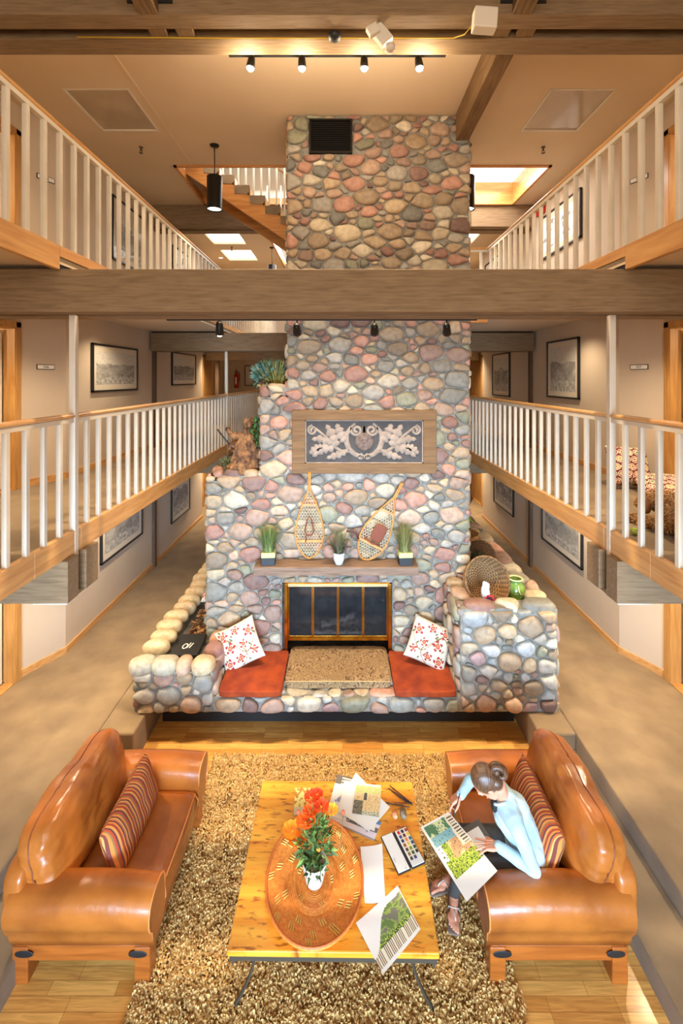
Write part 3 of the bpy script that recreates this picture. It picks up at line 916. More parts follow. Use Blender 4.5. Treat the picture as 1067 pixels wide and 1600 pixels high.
md = m.build('medallion', mat('brown medallion', srgb(128, 108, 96), .8, srgb(90, 74, 66), 30, bump=.8, bscale=40), pn, rot=(pi / 2, 0, 0))

# vent
v = thing('vent_grille', 'dark louvred vent grille near the top of the chimney', 'vent', (-.155, 5.90, 7.035))
bxs('frame', M['black_metal'], v, [(-.285, .285, -.015, .03, .20, .225), (-.285, .285, -.015, .03, -.225, -.20), (-.285, -.26, -.015, .03, -.2, .2), (.26, .285, -.015, .03, -.2, .2), (-.26, .26, .02, .03, -.2, .2)])
m = MB()
for k in range(14): m.cbox((0, .005, -.187 + k * .0287), (.52, .022, .004), Matrix.Rotation(.6, 3, 'X'))
m.build('louvres', M['black_metal'], v)

# snowshoes
cane = mat('bent ash frame', srgb(208, 146, 64), .4, srgb(170, 108, 40), 9)
raw = mat('rawhide lacing', srgb(214, 196, 160), .6)
def snowshoe(label, loc, rot, pad):
    t = thing('snowshoe', label, 'snowshoe', loc, rot=rot)
    def hw(u):  # half width, u from toe 0 to tail 1
        if u < .30: return .185 * sin(pi / 2 * (u / .30) ** .62)
        return max(.010, .185 * (1 - ((u - .30) / .52) ** 1.5) ** 1.0) if u < .80 else .010
    N_ = 40; L_ = 1.12
    pts = [(hw(i / N_), 0, i / N_ * L_) for i in range(N_ + 1)]
    m = MB(); m.tube([(0, 0, 0)] + pts, .0105, 8); m.tube([(0, 0, 0)] + [(-x, y, z) for x, y, z in pts], .0105, 8); m.build('frame', cane, t)
    for u in (.20, .62):
        m = MB(); x = hw(u); m.cbox((0, 0, u * L_), (2 * x, .014, .035 if u < .5 else .025)); m.build('crossbar', cane, t, bevel=.003)
    m = MB()
    sp = .036
    for d in (1, -1):
        for k in range(-30, 40):
            seg = []
            for i in range(90):
                u = i / 89 * .80; z = u * L_; x = d * (z * .62) + k * sp - (.25 if d > 0 else -.25)
                if abs(x) < hw(u) - .002: seg.append((x, .002 * d, z))
                else:
                    if len(seg) > 1: m.tube([seg[0], seg[-1]], .0022, 4, caps=False)
                    seg = []
            if len(seg) > 1: m.tube([seg[0], seg[-1]], .0022, 4, caps=False)
    for k in range(2, 24):
        u = k / 30; x = hw(u); m.tube([(-x, 0, u * L_), (x, 0, u * L_)], .002, 4, caps=False)
    m.build('lacing', raw, t)
    br = mat('brown binding', srgb(120, 60, 34), .7)
    m = MB()
    if pad: m.rbox(.17, .02, .24, .5, 6, (0.02, -.02, .40)); m.tube([(-.12, -.02, .27), (0, -.035, .25), (.1, -.02, .27)], .012, 6)
    else:
        m.tube([(-.06, -.02, .36), (-.03, -.02, .5), (0, -.02, .56), (.03, -.02, .5), (.06, -.02, .36), (.03, -.02, .31), (-.03, -.02, .31), (-.06, -.02, .36)], .009, 6)
        m.tube([(-.04, -.02, .33), (-.05, -.02, .22)], .008, 6)
    m.build('binding', br, t)
snowshoe('upright snowshoe with thin reddish binding hung under the carved panel', (-.43, 5.84, 1.50), (0, 0, 0), False)
snowshoe('leaning snowshoe with brown leather pad, tilted to the right', (.27, 5.84, 1.485), (0, radians(27), 0), True)
m = MB(); m.tube([(-.08, 0, .05), (0, -.01, .045), (.05, -.012, .01), (.08, -.01, -.05)], .012, 8)
tag(m.build('horn_hook', mat('dark antler', srgb(80, 38, 30), .5), loc=(.13, 5.83, 1.81)), 'dark curved hook on a stone between the snowshoes', 'hook')

# ---------------------------------------------------------------- plants
def blades(mb, n, r0, h0, h1, spread, wid=.006, seed=1, cols=None, bend=.5, c=(0, 0, 0)):
    q = random.Random(seed)
    for _ in range(n):
        a = q.uniform(0, 2 * pi); rr = r0 * sqrt(q.random()); h = q.uniform(h0, h1)
        d = Vector((cos(a), sin(a), 0)); sd = Vector((-sin(a), cos(a), 0)); out = spread * q.uniform(.1, 1)
        base = Vector(c) + d * rr * q.uniform(.3, 1)
        mb.c = q.choice(cols)
        vs = []
        for i in range(5):
            t = i / 4
            p = base + d * (out * t ** (1 + bend)) + Vector((0, 0, h * t - bend * out * t * t * .5))
            w_ = wid * (1 - .85 * t)
            vs += [p - sd * w_, p + sd * w_]
        mb.add(vs, [(2 * i, 2 * i + 1, 2 * i + 3, 2 * i + 2) for i in range(4)], True)
    mb.c = None
def leaves(mb, n, c, rad, size, seed, cols, sc=(1, 1, 1), asp=.45):
    q = random.Random(seed)
    for _ in range(n):
        while True:
            p = Vector((q.uniform(-1, 1), q.uniform(-1, 1), q.uniform(-1, 1)))
            if p.length < 1: break
        o = Vector(c) + Vector((p.x * rad * sc[0], p.y * rad * sc[1], p.z * rad * sc[2]))
        d = (p + Vector((q.uniform(-.6, .6), q.uniform(-.6, .6), q.uniform(-.3, .8)))).normalized()
        sd = d.orthogonal().normalized(); sd.rotate(Matrix.Rotation(q.uniform(0, 6.3), 3, d)); up = d.cross(sd)
        s_ = size * q.uniform(.6, 1.3)
        mb.c = q.choice(cols)
        vs = [o, o + d * s_ * .35 + sd * s_ * asp * .5 + up * s_ * .05, o + d * s_, o + d * s_ * .35 - sd * s_ * asp * .5 + up * s_ * .05, o + d * s_ * .4]
        mb.add(vs, [(0, 1, 4), (1, 2, 4), (2, 3, 4), (3, 0, 4)], True)
    mb.c = None
GR = [srgb(120, 140, 70), srgb(96, 124, 66), srgb(150, 156, 90), srgb(76, 104, 62)]
for (lab, x, kind, sd, gc) in (('potted grass in a square black and lime pot, left end of mantel', -.945, 0, 1, GR),
                               ('potted grass in a clear round glass cup, middle of mantel', -.045, 1, 2, [srgb(90, 124, 66), srgb(130, 110, 90), srgb(70, 104, 60), srgb(150, 120, 110)]),
                               ('potted grass in a square black and lime pot, right end of mantel', .80, 0, 3, [srgb(140, 136, 80), srgb(110, 124, 60), srgb(160, 140, 90), srgb(90, 110, 60)])):
    t = thing('potted_grass', lab, 'plant', (x, 5.74, 1.471), rotz=.06 if kind == 0 else 0)
    if kind == 0:
        bxs('pot', M['black'], t, [(-.085, .085, -.07, .07, 0, .10)], .004)
        bxs('pot_band', mat('lime band', srgb(196, 206, 130), .6), t, [(-.087, .087, -.072, .072, .10, .165)], .004)
        m = MB(); blades(m, 420, .075, .20, .40, .20, .0042, sd, gc, .5, (0, 0, .15))
    else:
        m = MB(); m.lathe([(.045, 0), (.07, .06), (.075, .15), (.068, .15), (.06, .06), (0, .02)], 24)
        m.build('glass_cup', mat('frosted glass cup', srgb(200, 204, 204), .2, spec=.8), t)
        m = MB(); blades(m, 380, .05, .14, .38, .28, .0042, sd, gc, .6, (0, 0, .12))
    m.build('grass', M['vcol'], t)

# chimney shoulder planting and ledge
t = thing('shoulder_plants', 'bushy blue green and yellow plants on the shoulder of the chimney', 'plant', (-.93, 6.3, 3.68))
m = MB(); leaves(m, 900, (-.08, .05, .22), .26, .07, 3, [srgb(110, 156, 146), srgb(80, 124, 110), srgb(150, 186, 176), srgb(60, 94, 66)], (1, 1, .7)); m.build('bushy_leaves', M['vcol'], t)
m = MB(); blades(m, 260, .13, .22, .50, .30, .011, 8, [srgb(150, 150, 70), srgb(190, 180, 90), srgb(90, 110, 60), srgb(130, 90, 60)], .5, (.02, -.05, .0)); m.build('spiky_leaves', M['vcol'], t)
m = MB(); leaves(m, 260, (-.02, -.1, .07), .2, .07, 4, [srgb(190, 160, 70), srgb(130, 90, 50), srgb(110, 60, 40)], (1, .6, .5)); m.build('dry_leaves', M['vcol'], t)
t = thing('ledge_fern', 'green ferny foliage on the ledge beside the chimney', 'plant', (-1.22, 6.25, 2.52))
m = MB(); leaves(m, 900, (.0, .05, .38), .24, .07, 5, [srgb(70, 110, 50), srgb(100, 140, 60), srgb(50, 80, 44)], (.6, .8, 1.6)); m.build('leaves', M['vcol'], t)
m = MB(); leaves(m, 300, (-.35, .05, .09), .12, .06, 6, [srgb(90, 110, 60), srgb(150, 140, 80), srgb(80, 80, 50)], (1.5, .8, .8)); m.build('low_leaves', M['vcol'], t)

# driftwood figure
def blobs(mb, chain):
    for (a, b, ra, rb) in chain:
        A, B = Vector(a), Vector(b)
        if (B - A).length > 1e-4:
            mb.tube([A, A.lerp(B, .5), B], [ra, (ra + rb) / 2, rb], 12)
        mb.rbox(2 * ra, 2 * ra, 2 * ra, 1.0, 5, A); mb.rbox(2 * rb, 2 * rb, 2 * rb, 1.0, 5, B)
def meld(mb, name, m_, parent, voxel, smooth=6, disp=None, loc=(0, 0, 0)):
    o = mb.build(name, m_, parent, loc)
    r = o.modifiers.new('remesh', 'REMESH'); r.mode = 'VOXEL'; r.voxel_size = voxel; r.use_smooth_shade = True
    s_ = o.modifiers.new('smooth', 'SMOOTH'); s_.iterations = smooth; s_.factor = .5
    bake(o)
    if disp:
        for v in o.data.vertices:
            v.co += v.normal * disp(v.co)
    return o
t = thing('driftwood_figure', 'brown carved driftwood figure with raised arm on the chimney ledge', 'sculpture', (-1.36, 6.12, 2.56))
m = MB()
blobs(m, [((0, 0, .06), (.02, 0, .42), .19, .085), ((.0, 0, .4), (.05, 0, .56), .09, .05), ((.07, 0, .66), (.075, 0, .70), .062, .058),
          ((.02, 0, .52), (-.14, -.02, .50), .045, .035), ((-.14, -.02, .50), (-.19, -.03, .60), .035, .03),
          ((.0, -.02, .42), (-.17, -.05, .36), .045, .03), ((.09, 0, .5), (.14, 0, .34), .045, .04), ((.14, 0, .34), (.2, 0, .12), .05, .07), ((-.1, 0, .02), (-.2, 0, .08), .08, .03)])
bark = mat('driftwood', srgb(158, 110, 66), .8, srgb(62, 38, 24), 12, 8, bump=.8, bscale=40)
meld(m, 'body', bark, t, .014, 3, lambda c: .030 * noise.noise(Vector((c.x * 22, c.y * 22, c.z * 8))) + .022 * noise.noise(c * 38))
m = MB(); m.tube([(-.13, -.05, .34), (-.33, -.07, .60)], .011, 8); m.build('dark_stick', M['black'], t)

# ---------------------------------------------------------------- fittings overhead
def spotlight(label, group, loc, target, energy, brt, lamp=True):
    t = thing('track_spotlight', label, 'spotlight', loc, group=group)
    d = (Vector(target) - Vector(loc)).normalized()
    q = d.to_track_quat('-Z', 'Y').to_matrix().to_4x4()
    m = MB(); m.M = q
    m.lathe([(0, .10), (.026, .10), (.034, .07), (.040, .0), (.042, -.03), (.037, -.03), (.03, .0)], 20); m.build('housing', M['black_metal'], t)
    m = MB(); m.M = q; m.lathe([(0, -.052), (.018, -.049), (.031, -.036), (.036, -.02)], 20); m.build('bulb', mat('lit bulb', (1, 1, 1), .5, emit=(1, .86, .66), estr=brt), t)
    m = MB(); m.tube([(0, 0, .03), (0, 0, .12)], .008, 6); m.build('bracket', M['black_metal'], t)
    if energy > 200: light('spot_spill', 'POINT', Vector(loc) + d * .09 + Vector((0, 0, .0)), 16, WARM, .04)
    l = light('spot_lamp', 'SPOT', Vector(loc) + d * .05, energy, WARM, .05, target=target, spot=radians(80), blend=1.0)
    return t
tt = (('leftmost and largest of the four glaring spotlights under the top beam', -.885, (-1.6, 3.6, 0)), ('second from the left of the four glaring spotlights under the top beam', -.39, (-.3, 4.0, 0)),
      ('third from the left of the four glaring spotlights under the top beam', .21, (.3, 4.0, 0)), ('rightmost of the four glaring spotlights under the top beam', .74, (1.5, 3.6, 0)))
for lab, x, tg in tt:
    spotlight(lab, 'spotlights under the top beam', (x, 4.32, 6.86), tg, 440, 60)
mm_ = (('leftmost lit spotlight on the track under the middle crossbeam, left of the chimney', -1.19, (-1.6, 6.2, 1)), ('second lit spotlight from the left under the middle crossbeam, near the chimney corner', -.44, (-.5, 5.93, 3.2)),
       ('third lit spotlight from the left under the middle crossbeam', .31, (.4, 5.93, 3.2)), ('rightmost lit spotlight on the track under the middle crossbeam', 1.01, (1.4, 5.93, 3.0)))
for lab, x, tg in mm_:
    spotlight(lab, 'spotlights under the middle beam', (x, 4.34, 4.30), tg, 26, 30)
for z, lab, x0, x1 in ((4.405, 'thin black lighting track beneath the middle crossbeam', -1.7, 1.3), (6.965, 'thin black lighting track beneath the top crossbeam', -1.1, 1.0)):
    m = MB(); m.box(x0, x1, 4.325, 4.355, z, z + .02)
    m.box(x0 + .3, x0 + .32, 4.22, 4.35, z + .01, z + .02); m.box(x1 - .3, x1 - .28, 4.22, 4.35, z + .01, z + .02)
    tag(m.build('lighting_track', M['black']), lab, 'track')
# emergency light, junction box, cable
t = thing('emergency_light', 'white twin head emergency light tilted under the top beams', 'emergency light', (.335, 3.86, 6.80))
m = MB(); m.cbox((0, 0, 0), (.17, .06, .12), Matrix.Rotation(radians(50), 3, 'Y')); m.build('body', M['plastic_white'], t, bevel=.006)
m = MB(); m.cbox((-.075, -.04, .01), (.10, .06, .085), Matrix.Rotation(radians(-30), 3, 'Y')); m.build('lamp_head', M['plastic_white'], t, bevel=.01)
m = MB(); m.lathe([(0, .04), (.04, .03), (.045, -.02), (0, -.02)], 16, c=(.075, -.01, -.12)); m.build('lamp_head', M['plastic_white'], t)
m = MB(); m.box(-.012, .012, -.01, .01, .05, .09); m.build('bracket', M['plastic_white'], t)
m = MB(); m.cbox((0, 0, 0), (.19, .10, .17)); o = m.build('junction_box', M['plastic_white'], loc=(1.17, 3.69, 6.79), bevel=.01); o.rotation_euler = (0, radians(4), 0)
tag(o, 'white junction box fixed to the front of the top beam', 'box')
m = MB(); m.tube([(-2.36, 3.985, 6.88), (-1.4, 3.98, 6.87), (-.9, 3.985, 6.872), (0, 3.98, 6.868), (.6, 3.985, 6.872), (.98, 3.98, 6.868), (1.05, 3.85, 6.80), (1.09, 3.74, 6.80)], .006, 6)
tag(m.build('cable', mat('yellow cable', srgb(206, 166, 40), .6)), 'thin yellow cable running along the top beams to the white box', 'cable')
m = MB(); m.lathe([(.055, 0), (.055, -.03), (.035, -.045), (0, -.05)], 20); tag(m.build('smoke_detector', M['black'], loc=(-.07, 3.97, 6.888)), 'round dark detector on the top beam above the second spotlight', 'detector')
# pendants
def pendant(label, x, y, en=60):
    t = thing('pendant_lamp', label, 'pendant lamp', (x, y, ZC))
    m = MB(); m.lathe([(0, -.028), (.06, -.022), (.07, -.001)], 20); m.build('ceiling_rose', M['black_metal'], t)
    m = MB(); m.tube([(0, 0, -.02), (0, 0, -.47)], .008, 8); m.build('stem', M['black_metal'], t)
    m = MB(); m.lathe([(0, -.465), (.105, -.47), (.112, -.48), (.112, -.95), (.118, -.965), (.105, -.965), (.10, -.70), (0, -.69)], 32); m.build('shade', M['black_metal'], t)
    m = MB(); m.lathe([(0, -.80), (.06, -.80), (.102, -.945)], 24); m.build('reflector', mat('lit reflector', srgb(236, 230, 214), .3, emit=(1, .93, .8), estr=1.5), t)
    light('pendant_light', 'SPOT', (x, y, ZC - .86), en, WARM, .05, target=(x, y, 0), spot=radians(110))
pendant('black cylinder pendant lamp hanging left of the chimney top', -1.91, 6.69)
pendant('black cylinder pendant lamp half hidden by the chimney right edge', 1.86, 6.69)
pendant('small distant black pendant lamp seen below the staircase', -1.87, 11.9)
def sprinkler(label, x, y):
    m = MB(); m.lathe([(.03, 0), (.03, -.012), (.012, -.014), (.012, -.06), (.0, -.06)], 14); m.lathe([(0, -.09), (.028, -.092), (.028, -.096), (0, -.096)], 14)
    m.tube([(.012, 0, -.05), (.02, 0, -.075), (.008, 0, -.092)], .004, 5); m.tube([(-.012, 0, -.05), (-.02, 0, -.075), (-.008, 0, -.092)], .004, 5)
    tag(m.build('fire_sprinkler', mat('aged brass', srgb(110, 96, 80), .4, metal=.7), loc=(x, y, ZC)), label, 'sprinkler')
sprinkler('small ceiling sprinkler behind the left milky skylight panel', -3.03, 6.74)
sprinkler('small ceiling sprinkler behind the right milky skylight panel', 3.02, 6.74)
sprinkler('tiny distant sprinkler between the two bright left skylights', -2.93, 11.85)
# recessed lamps over the aisles; middle and top near ones added as hidden fill
for sg, sd in ((-1, 'left'), (1, 'right')):
    for (z, nm, e) in ((2.36, 'ground floor', 260), (4.80, 'middle', 170), (ZC, 'top', 130)):
        for (y, w_, x, k) in ((4.9 if z < 7 else 4.55, 'near door', 3.35, 1), (12.9, 'far door', 3.5, 1.3), (7.0, 'middle', 3.3, .45)):
            if z > 7 and w_ == 'middle': continue
            m = MB(); m.lathe([(.075, 0), (.07, -.012), (.055, -.01), (.05, .0)], 20); 
            o = m.build('recessed_light', M['plastic_white'], loc=(sg * x, y, z - .001))
            tag(o, 'round recessed ceiling lamp, %s, of the %s %s aisle' % (w_, sd, nm), 'ceiling lamp')
            m = MB(); m.lathe([(0, -.003), (.055, -.003)], 20); m.build('bulb', mat('recessed bulb', (1, 1, 1), .5, emit=(1, .85, .6), estr=8), o)
            light('aisle_lamp', 'SPOT', (sg * x, y, z - .02), e * k, (1, .80, .54), .06, target=(sg * x, y, 0), spot=radians(130), blend=.8)
# lamps at ceiling ends seen below far beams
for sg, sd in ((-1, 'left'), (1, 'right')):
    t = thing('ceiling_lamp', 'small box lamp under the ceiling at the far %s door of the middle walkway' % sd, 'lamp', (sg * 3.84, 12.75, 4.79))
    bxs('housing', M['black_metal'], t, [(-.1, .1, -.1, .1, -.13, 0)]); bxs('diffuser', mat('lit diffuser', (1, 1, 1), .4, emit=(1, .85, .6), estr=4), t, [(-.09, .09, -.105, .09, -.17, -.13)])

# ---------------------------------------------------------------- pictures and signs
BLK = mat('black picture frame', (.012, .011, .011), .35)
MATB = mat('cream mount', srgb(224, 208, 182), .8)
def art_cols(kind, seed):
    sv = Vector((seed * 3.1, seed * 1.7, 0))
    def f(u, v):
        n = noise.fractal(Vector((u * 4, v * 4, 0)) + sv, 1, 2, 4)
        n2 = noise.noise(Vector((u * 16, v * 16, 3)) + sv)
        if kind == 'bw':
            hz = .42 + .12 * noise.noise(Vector((u * 3, 0, seed)))
            g = .62 if v > hz + .22 else (.16 + .25 * max(0, n + .3) if v > hz * .55 else .38 + .3 * n2)
            g = max(.02, min(.9, g + .14 * n2))
            return (g, g * .93, g * .82)
        if kind == 'light':
            g = .80 + .1 * n2
            if n > .32: g = .2
            return (g, g, g * .97)
        return (1, 1, 1)
    return f
def picture(label, sg, y0, y1, z0, z1, kind='bw', seed=1, mw=.09, off=.0, rot=None, ctr=None):
    w_, h = abs(y1 - y0), z1 - z0
    c = ctr or (sg * (XW - .004), (y0 + y1) / 2, (z0 + z1) / 2)
    t = thing('framed_picture', label, 'picture', c, rotz=rot if rot is not None else -sg * pi / 2)
    a, b = w_ / 2, h / 2; f = .03
    bxs('frame', BLK, t, [(-a, a, -.04, -.001, b - f, b), (-a, a, -.04, -.001, -b, -b + f), (-a, -a + f, -.04, -.001, -b, b), (a - f, a, -.04, -.001, -b, b)], .003)
    bxs('mount', MATB, t, [(-a + f, a - f, -.018, -.012, -b + f, b - f)])
    m = MB(); a2, b2 = a - f - mw, b - f - mw
    m.grid(lambda u, v: ((2 * u - 1) * a2, -.02, (2 * v - 1) * b2), 44, 34, False, art_cols(kind, seed))
    m.build('print', M['art'], t)
    gp = mat('picture glass', (1, 1, 1), .03, alpha=.12, spec=.8)
    bxs('glass', gp, t, [(-a + f, a - f, -.028, -.026, -b + f, b - f)])
picture('wide black framed photo on the left middle walkway wall, nearer one', -1, 6.90, 8.42, 3.63, 4.40, 'bw', 1)
picture('smaller black framed photo on the left middle walkway wall, beyond the brown post', -1, 10.13, 11.76, 3.69, 4.46, 'bw', 2)
picture('tall black framed photo on the right middle walkway wall, nearer one', 1, 7.30, 8.43, 3.50, 4.53, 'bw', 3)
picture('black framed photo on the right middle walkway wall, beyond the brown post', 1, 10.33, 11.5, 3.42, 4.46, 'bw', 4)
picture('large framed print behind the balusters of the left top walkway', -1, 7.5, 8.68, 5.86, 6.94, 'bw', 5)
picture('farther framed print behind the balusters of the left top walkway', -1, 10.2, 11.2, 5.9, 6.9, 'light', 6)
picture('large pale framed print behind the balusters of the right top walkway', 1, 7.24, 8.76, 6.13, 6.94, 'light', 7)
picture('farther pale framed print on the right top walkway wall', 1, 11.0, 12.1, 6.05, 6.9, 'light', 8)
picture('framed dark drawing low on the left ground floor wall, nearer one', -1, 7.15, 8.62, .86, 1.75, 'bw', 9)
picture('framed dark photo on the left ground floor wall, beyond the post', -1, 10.1, 11.3, .56, 1.72, 'bw', 10)
picture('framed drawing on the right ground floor wall, nearer one', 1, 7.2, 8.65, .76, 1.70, 'bw', 11)
picture('framed photo on the right ground floor wall, beyond the post', 1, 10.1, 11.4, .72, 1.72, 'bw', 12)
picture('dark framed picture on the far end wall beside the fire extinguisher', 1, 0, .55, 0, .75, 'light', 13, ctr=(-3.30, FAR - .004, 3.96), rot=0)
for (sg, z, num, lab) in ((-1, 4.0, '206', 'small framed room number sign on the left middle walkway wall'), (1, 4.0, '207', 'small framed room number sign on the right middle walkway wall'),
                          (-1, 6.54, '306', 'small framed room number sign on the left top walkway wall'), (1, 6.54, '307', 'small framed room number sign on the right top walkway wall')):
    ang = math.atan2(-.26, .5)
    t = thing('room_sign', lab, 'sign', (sg * 4.008, 6.045, z), rotz=sg * (-pi / 2 + .48))
    bxs('frame', M['black'], t, [(-.115, .115, -.016, -.001, -.034, .034)], .002)
    bxs('plate', M['paper'], t, [(-.107, .107, -.018, -.014, -.026, .026)])
    text(num, .05, M['black'], t, (0, -.0185, 0), (pi / 2, 0, 0))
t = thing('fire_extinguisher', 'red fire extinguisher on the far end wall of the left middle walkway', 'fire extinguisher', (-3.86, FAR - .09, 3.5))
red = mat('red enamel', srgb(190, 40, 28), .3)
m = MB(); m.lathe([(0, 0), (.075, .01), (.08, .04), (.08, .46), (.06, .53), (.02, .56), (.02, .6), (0, .6)], 20); m.build('cylinder', red, t)
bxs('label', M['paper'], t, [(-.03, .03, -.084, -.078, .14, .40)]); bxs('handle', M['black'], t, [(-.02, .02, -.1, .02, .6, .63), (-.02, .02, -.08, .02, .65, .67)])
m = MB(); m.tube([(.02, 0, .6), (.11, 0, .55), (.11, 0, .25)], .012, 6); m.build('hose', M['black'], t)
m = MB(); m.box(-.07, .0, -.15, .15, -.09, .09); tag(m.build('red_sign', red, loc=(3.88, 8.7, 7.12)), 'small red sign box high on the right top walkway wall', 'sign')

# ================================================================ RUG
def rug():
    t = thing('shag_rug', 'thick tan shag rug under the coffee table', 'rug', (-.12, 3.4, PIT))
    bxs('backing', mat('rug backing', srgb(150, 116, 74), .95), t, [(-1.30, 1.30, -1.35, 1.56, .001, .012)])
    m = MB(); q = random.Random(3)
    cols = [srgb(220, 180, 112), srgb(208, 166, 98), srgb(196, 154, 88), srgb(228, 190, 126), srgb(184, 142, 80)]
    vs = []; fs = []; cs = []
    for _ in range(70000):
        x = q.uniform(-1.31, 1.31); y = q.uniform(-1.36, 1.57)
        a = noise.noise(Vector((x * 9, y * 9, 0))) * 5 + q.uniform(-1, 1); l = q.uniform(.02, .045)
        dx, dy = cos(a) * l, sin(a) * l; w_ = .007; h = q.uniform(.022, .042)
        n = len(vs)
        vs += [(x - dy / l * w_, y + dx / l * w_, .008), (x + dy / l * w_, y - dx / l * w_, .008), (x + dx * .5 + dy / l * w_, y + dy * .5 - dx / l * w_, h), (x + dx * .5 - dy / l * w_, y + dy * .5 + dx / l * w_, h), (x + dx, y + dy, h * .75)]
        fs += [(n, n + 1, n + 2, n + 3), (n + 3, n + 2, n + 4)]
        c = q.choice(cols); cs += [c, c]
    m.add(vs, fs, False, cs)
    o = m.build('pile', mat('shag pile', (1, 1, 1), .85, attr='tint'), t); o['kind'] = 'stuff'
rug()

# ================================================================ SOFAS
def leather():
    m = mat('cognac leather', srgb(180, 104, 40), .30, srgb(124, 62, 20), 3.2, 7, bump=.35, bscale=8, spec=.55, coat=.15, ramp=(.2, .6), bdist=.02)
    nt = m.node_tree; N = nt.nodes; L = nt.links
    b = N['Principled BSDF']; old = b.inputs['Normal'].links[0].from_node
    tc = N.new('ShaderNodeTexCoord'); vo = N.new('ShaderNodeTexVoronoi'); vo.inputs['Scale'].default_value = 260
    L.new(tc.outputs['Object'], vo.inputs['Vector'])
    b2 = N.new('ShaderNodeBump'); b2.inputs['Strength'].default_value = .12; b2.inputs['Distance'].default_value = .002
    L.new(vo.outputs['Distance'], b2.inputs['Height']); L.new(old.outputs[0], b2.inputs['Normal']); L.new(b2.outputs[0], b.inputs['Normal'])
    return m
M['leather'] = leather()
M['sofa_wood'] = wood('sofa base wood', srgb(182, 100, 36), srgb(142, 72, 22), 'x', 1.2, .35, .3)
M['piping'] = mat('leather piping', srgb(214, 134, 70), .4)
PD = radians(-18)
def wrinkle(amp, seed):
    def f(q):
        s_ = Vector((seed * 5.0, 0, 0))
        a = noise.noise(q * 3.2 + s_) * amp - abs(noise.noise(Vector((q.x * 5, q.y * 24, q.z * 9)) + s_ * 2)) * amp * .30
        r = abs(noise.noise(Vector((q.x * 6, q.y * 7, q.z * 13)) + s_)) * amp * .9
        r2 = abs(noise.noise(Vector((q.x * 14, q.y * 16, q.z * 26)) + s_)) * amp * .35
        return q * (1 + (a - r - r2) / max(.12, q.length))
    return f
def sofa(label, loc, rz):
    t = thing('leather_armchair', label, 'armchair', loc, rz)
    # wooden base
    bxs('base_frame', M['sofa_wood'], t, [(-.47, .46, -.575, -.525, .155, .265), (-.47, .46, .525, .575, .155, .265), (.41, .46, -.54, .54, .155, .265), (-.47, -.42, -.54, .54, .155, .265)], .006)
    for sx in (-1, 1):
        for sy in (-1, 1):
            cx, cy = (.415 if sx > 0 else -.43), sy * .53
            l = bxs('leg', M['sofa_wood'], t, [(-.055, .055, -.055, .055, 0.001, .26)], .008, (cx, cy, 0))
            m = MB(); m.rbox(.13, .006, .05, .9, 5, (-sx * .03, sy * .056, .215)); m.build('corner_plate', M['black'], l)
    # leather shell
    m = MB(); m.rbox(.98, 1.16, .2, .18, 10, (-.01, 0, .35)); m.build('shell', M['leather'], t)
    # arms
    for sy in (-1, 1):
        prof = [(.60, .265), (.625, .33), (.64, .40), (.675, .43), (.70, .49), (.70, .55), (.675, .605), (.62, .635), (.55, .645), (.48, .64), (.42, .62), (.385, .58), (.375, .50), (.375, .30)]
        prof = [(.385 + (a - .375) * .85, b) for a, b in prof]
        m = MB()
        n = 16; vs = []; fs = []; k = len(prof)
        for i in range(n + 1):
            u = i / n; x = -.50 + u * .995
            for (yy, zz) in prof:
                zs = zz - .03 * max(0, u - .75) * (zz > .45) + .035 * sin(pi * u) * (zz > .45) * .5
                xo = x + (.03 * (1 - ((yy - .53) / .17) ** 2) if i == n else 0) * 0
                vs.append((xo, sy * yy, zs + .004 * noise.noise(Vector((x * 5, yy * 8, zz * 8 + sy)))))
        for i in range(n):
            for j in range(k):
                l = (j + 1) % k
                a = (i * k + j, i * k + l, (i + 1) * k + l, (i + 1) * k + j)
                fs.append(a if sy < 0 else a[::-1])
        m.add(vs, fs, True)
        m.add([vs[n * k + j] for j in range(k)], [tuple(range(k)) if sy > 0 else tuple(range(k - 1, -1, -1))], False)
        m.add([vs[j] for j in range(k)], [tuple(range(k)) if sy < 0 else tuple(range(k - 1, -1, -1))], False)
        arm = m.build('arm', M['leather'], t)
        m = MB(); m.tube([vs[n * k + j] for j in range(1, k - 1)], .006, 6); m.build('piping', M['piping'], arm)
    # seat
    m = MB()
    def sf(q):
        q = wrinkle(.02, 2)(q)
        if q.z > 0: q.z += .03 * (1 - (q.x / .5) ** 2) * (1 - (q.y / .4) ** 2) - .015 * math.exp(-((q.x + .05) ** 2 + (q.y - .05) ** 2) * 12)
        return q
    m.rbox(.94, .76, .20, .22, 22, (.03, 0, .375), sf); seat = m.build('seat_cushion', M['leather'], t)
    m = MB(); m.tube([(.48, -.37, .30), (.495, -.375, .38), (.475, -.34, .462), (.485, -.15, .475), (.488, 0, .478), (.485, .15, .475), (.475, .34, .462), (.495, .375, .38), (.48, .37, .30)], .0065, 6); m.build('piping', M['piping'], seat)
    # back
    m = MB(); m.rbox(.17, 1.18, .52, .3, 12, (-.49, 0, .52)); m.build('back_frame', M['leather'], t)
    m = MB()
    R = Matrix.Rotation(PD, 4, 'Y')
    m.M = Matrix.Translation((-.37, 0, .72)) @ R
    def bf(q):
        q = wrinkle(.03, 6)(q)
        q.x += .05 * (1 - (q.y / .56) ** 2) * (1 if q.x > 0 else .3)
        q.z -= .03 * (q.y / .55) ** 2
        return q
    m.rbox(.30, 1.10, .54, .44, 30, (0, 0, 0), bf); bc = m.build('back_cushion', M['leather'], t)
    m = MB(); m.M = Matrix.Translation((-.37, 0, .72)) @ R
    ex = 2 / .44
    sp_ = []
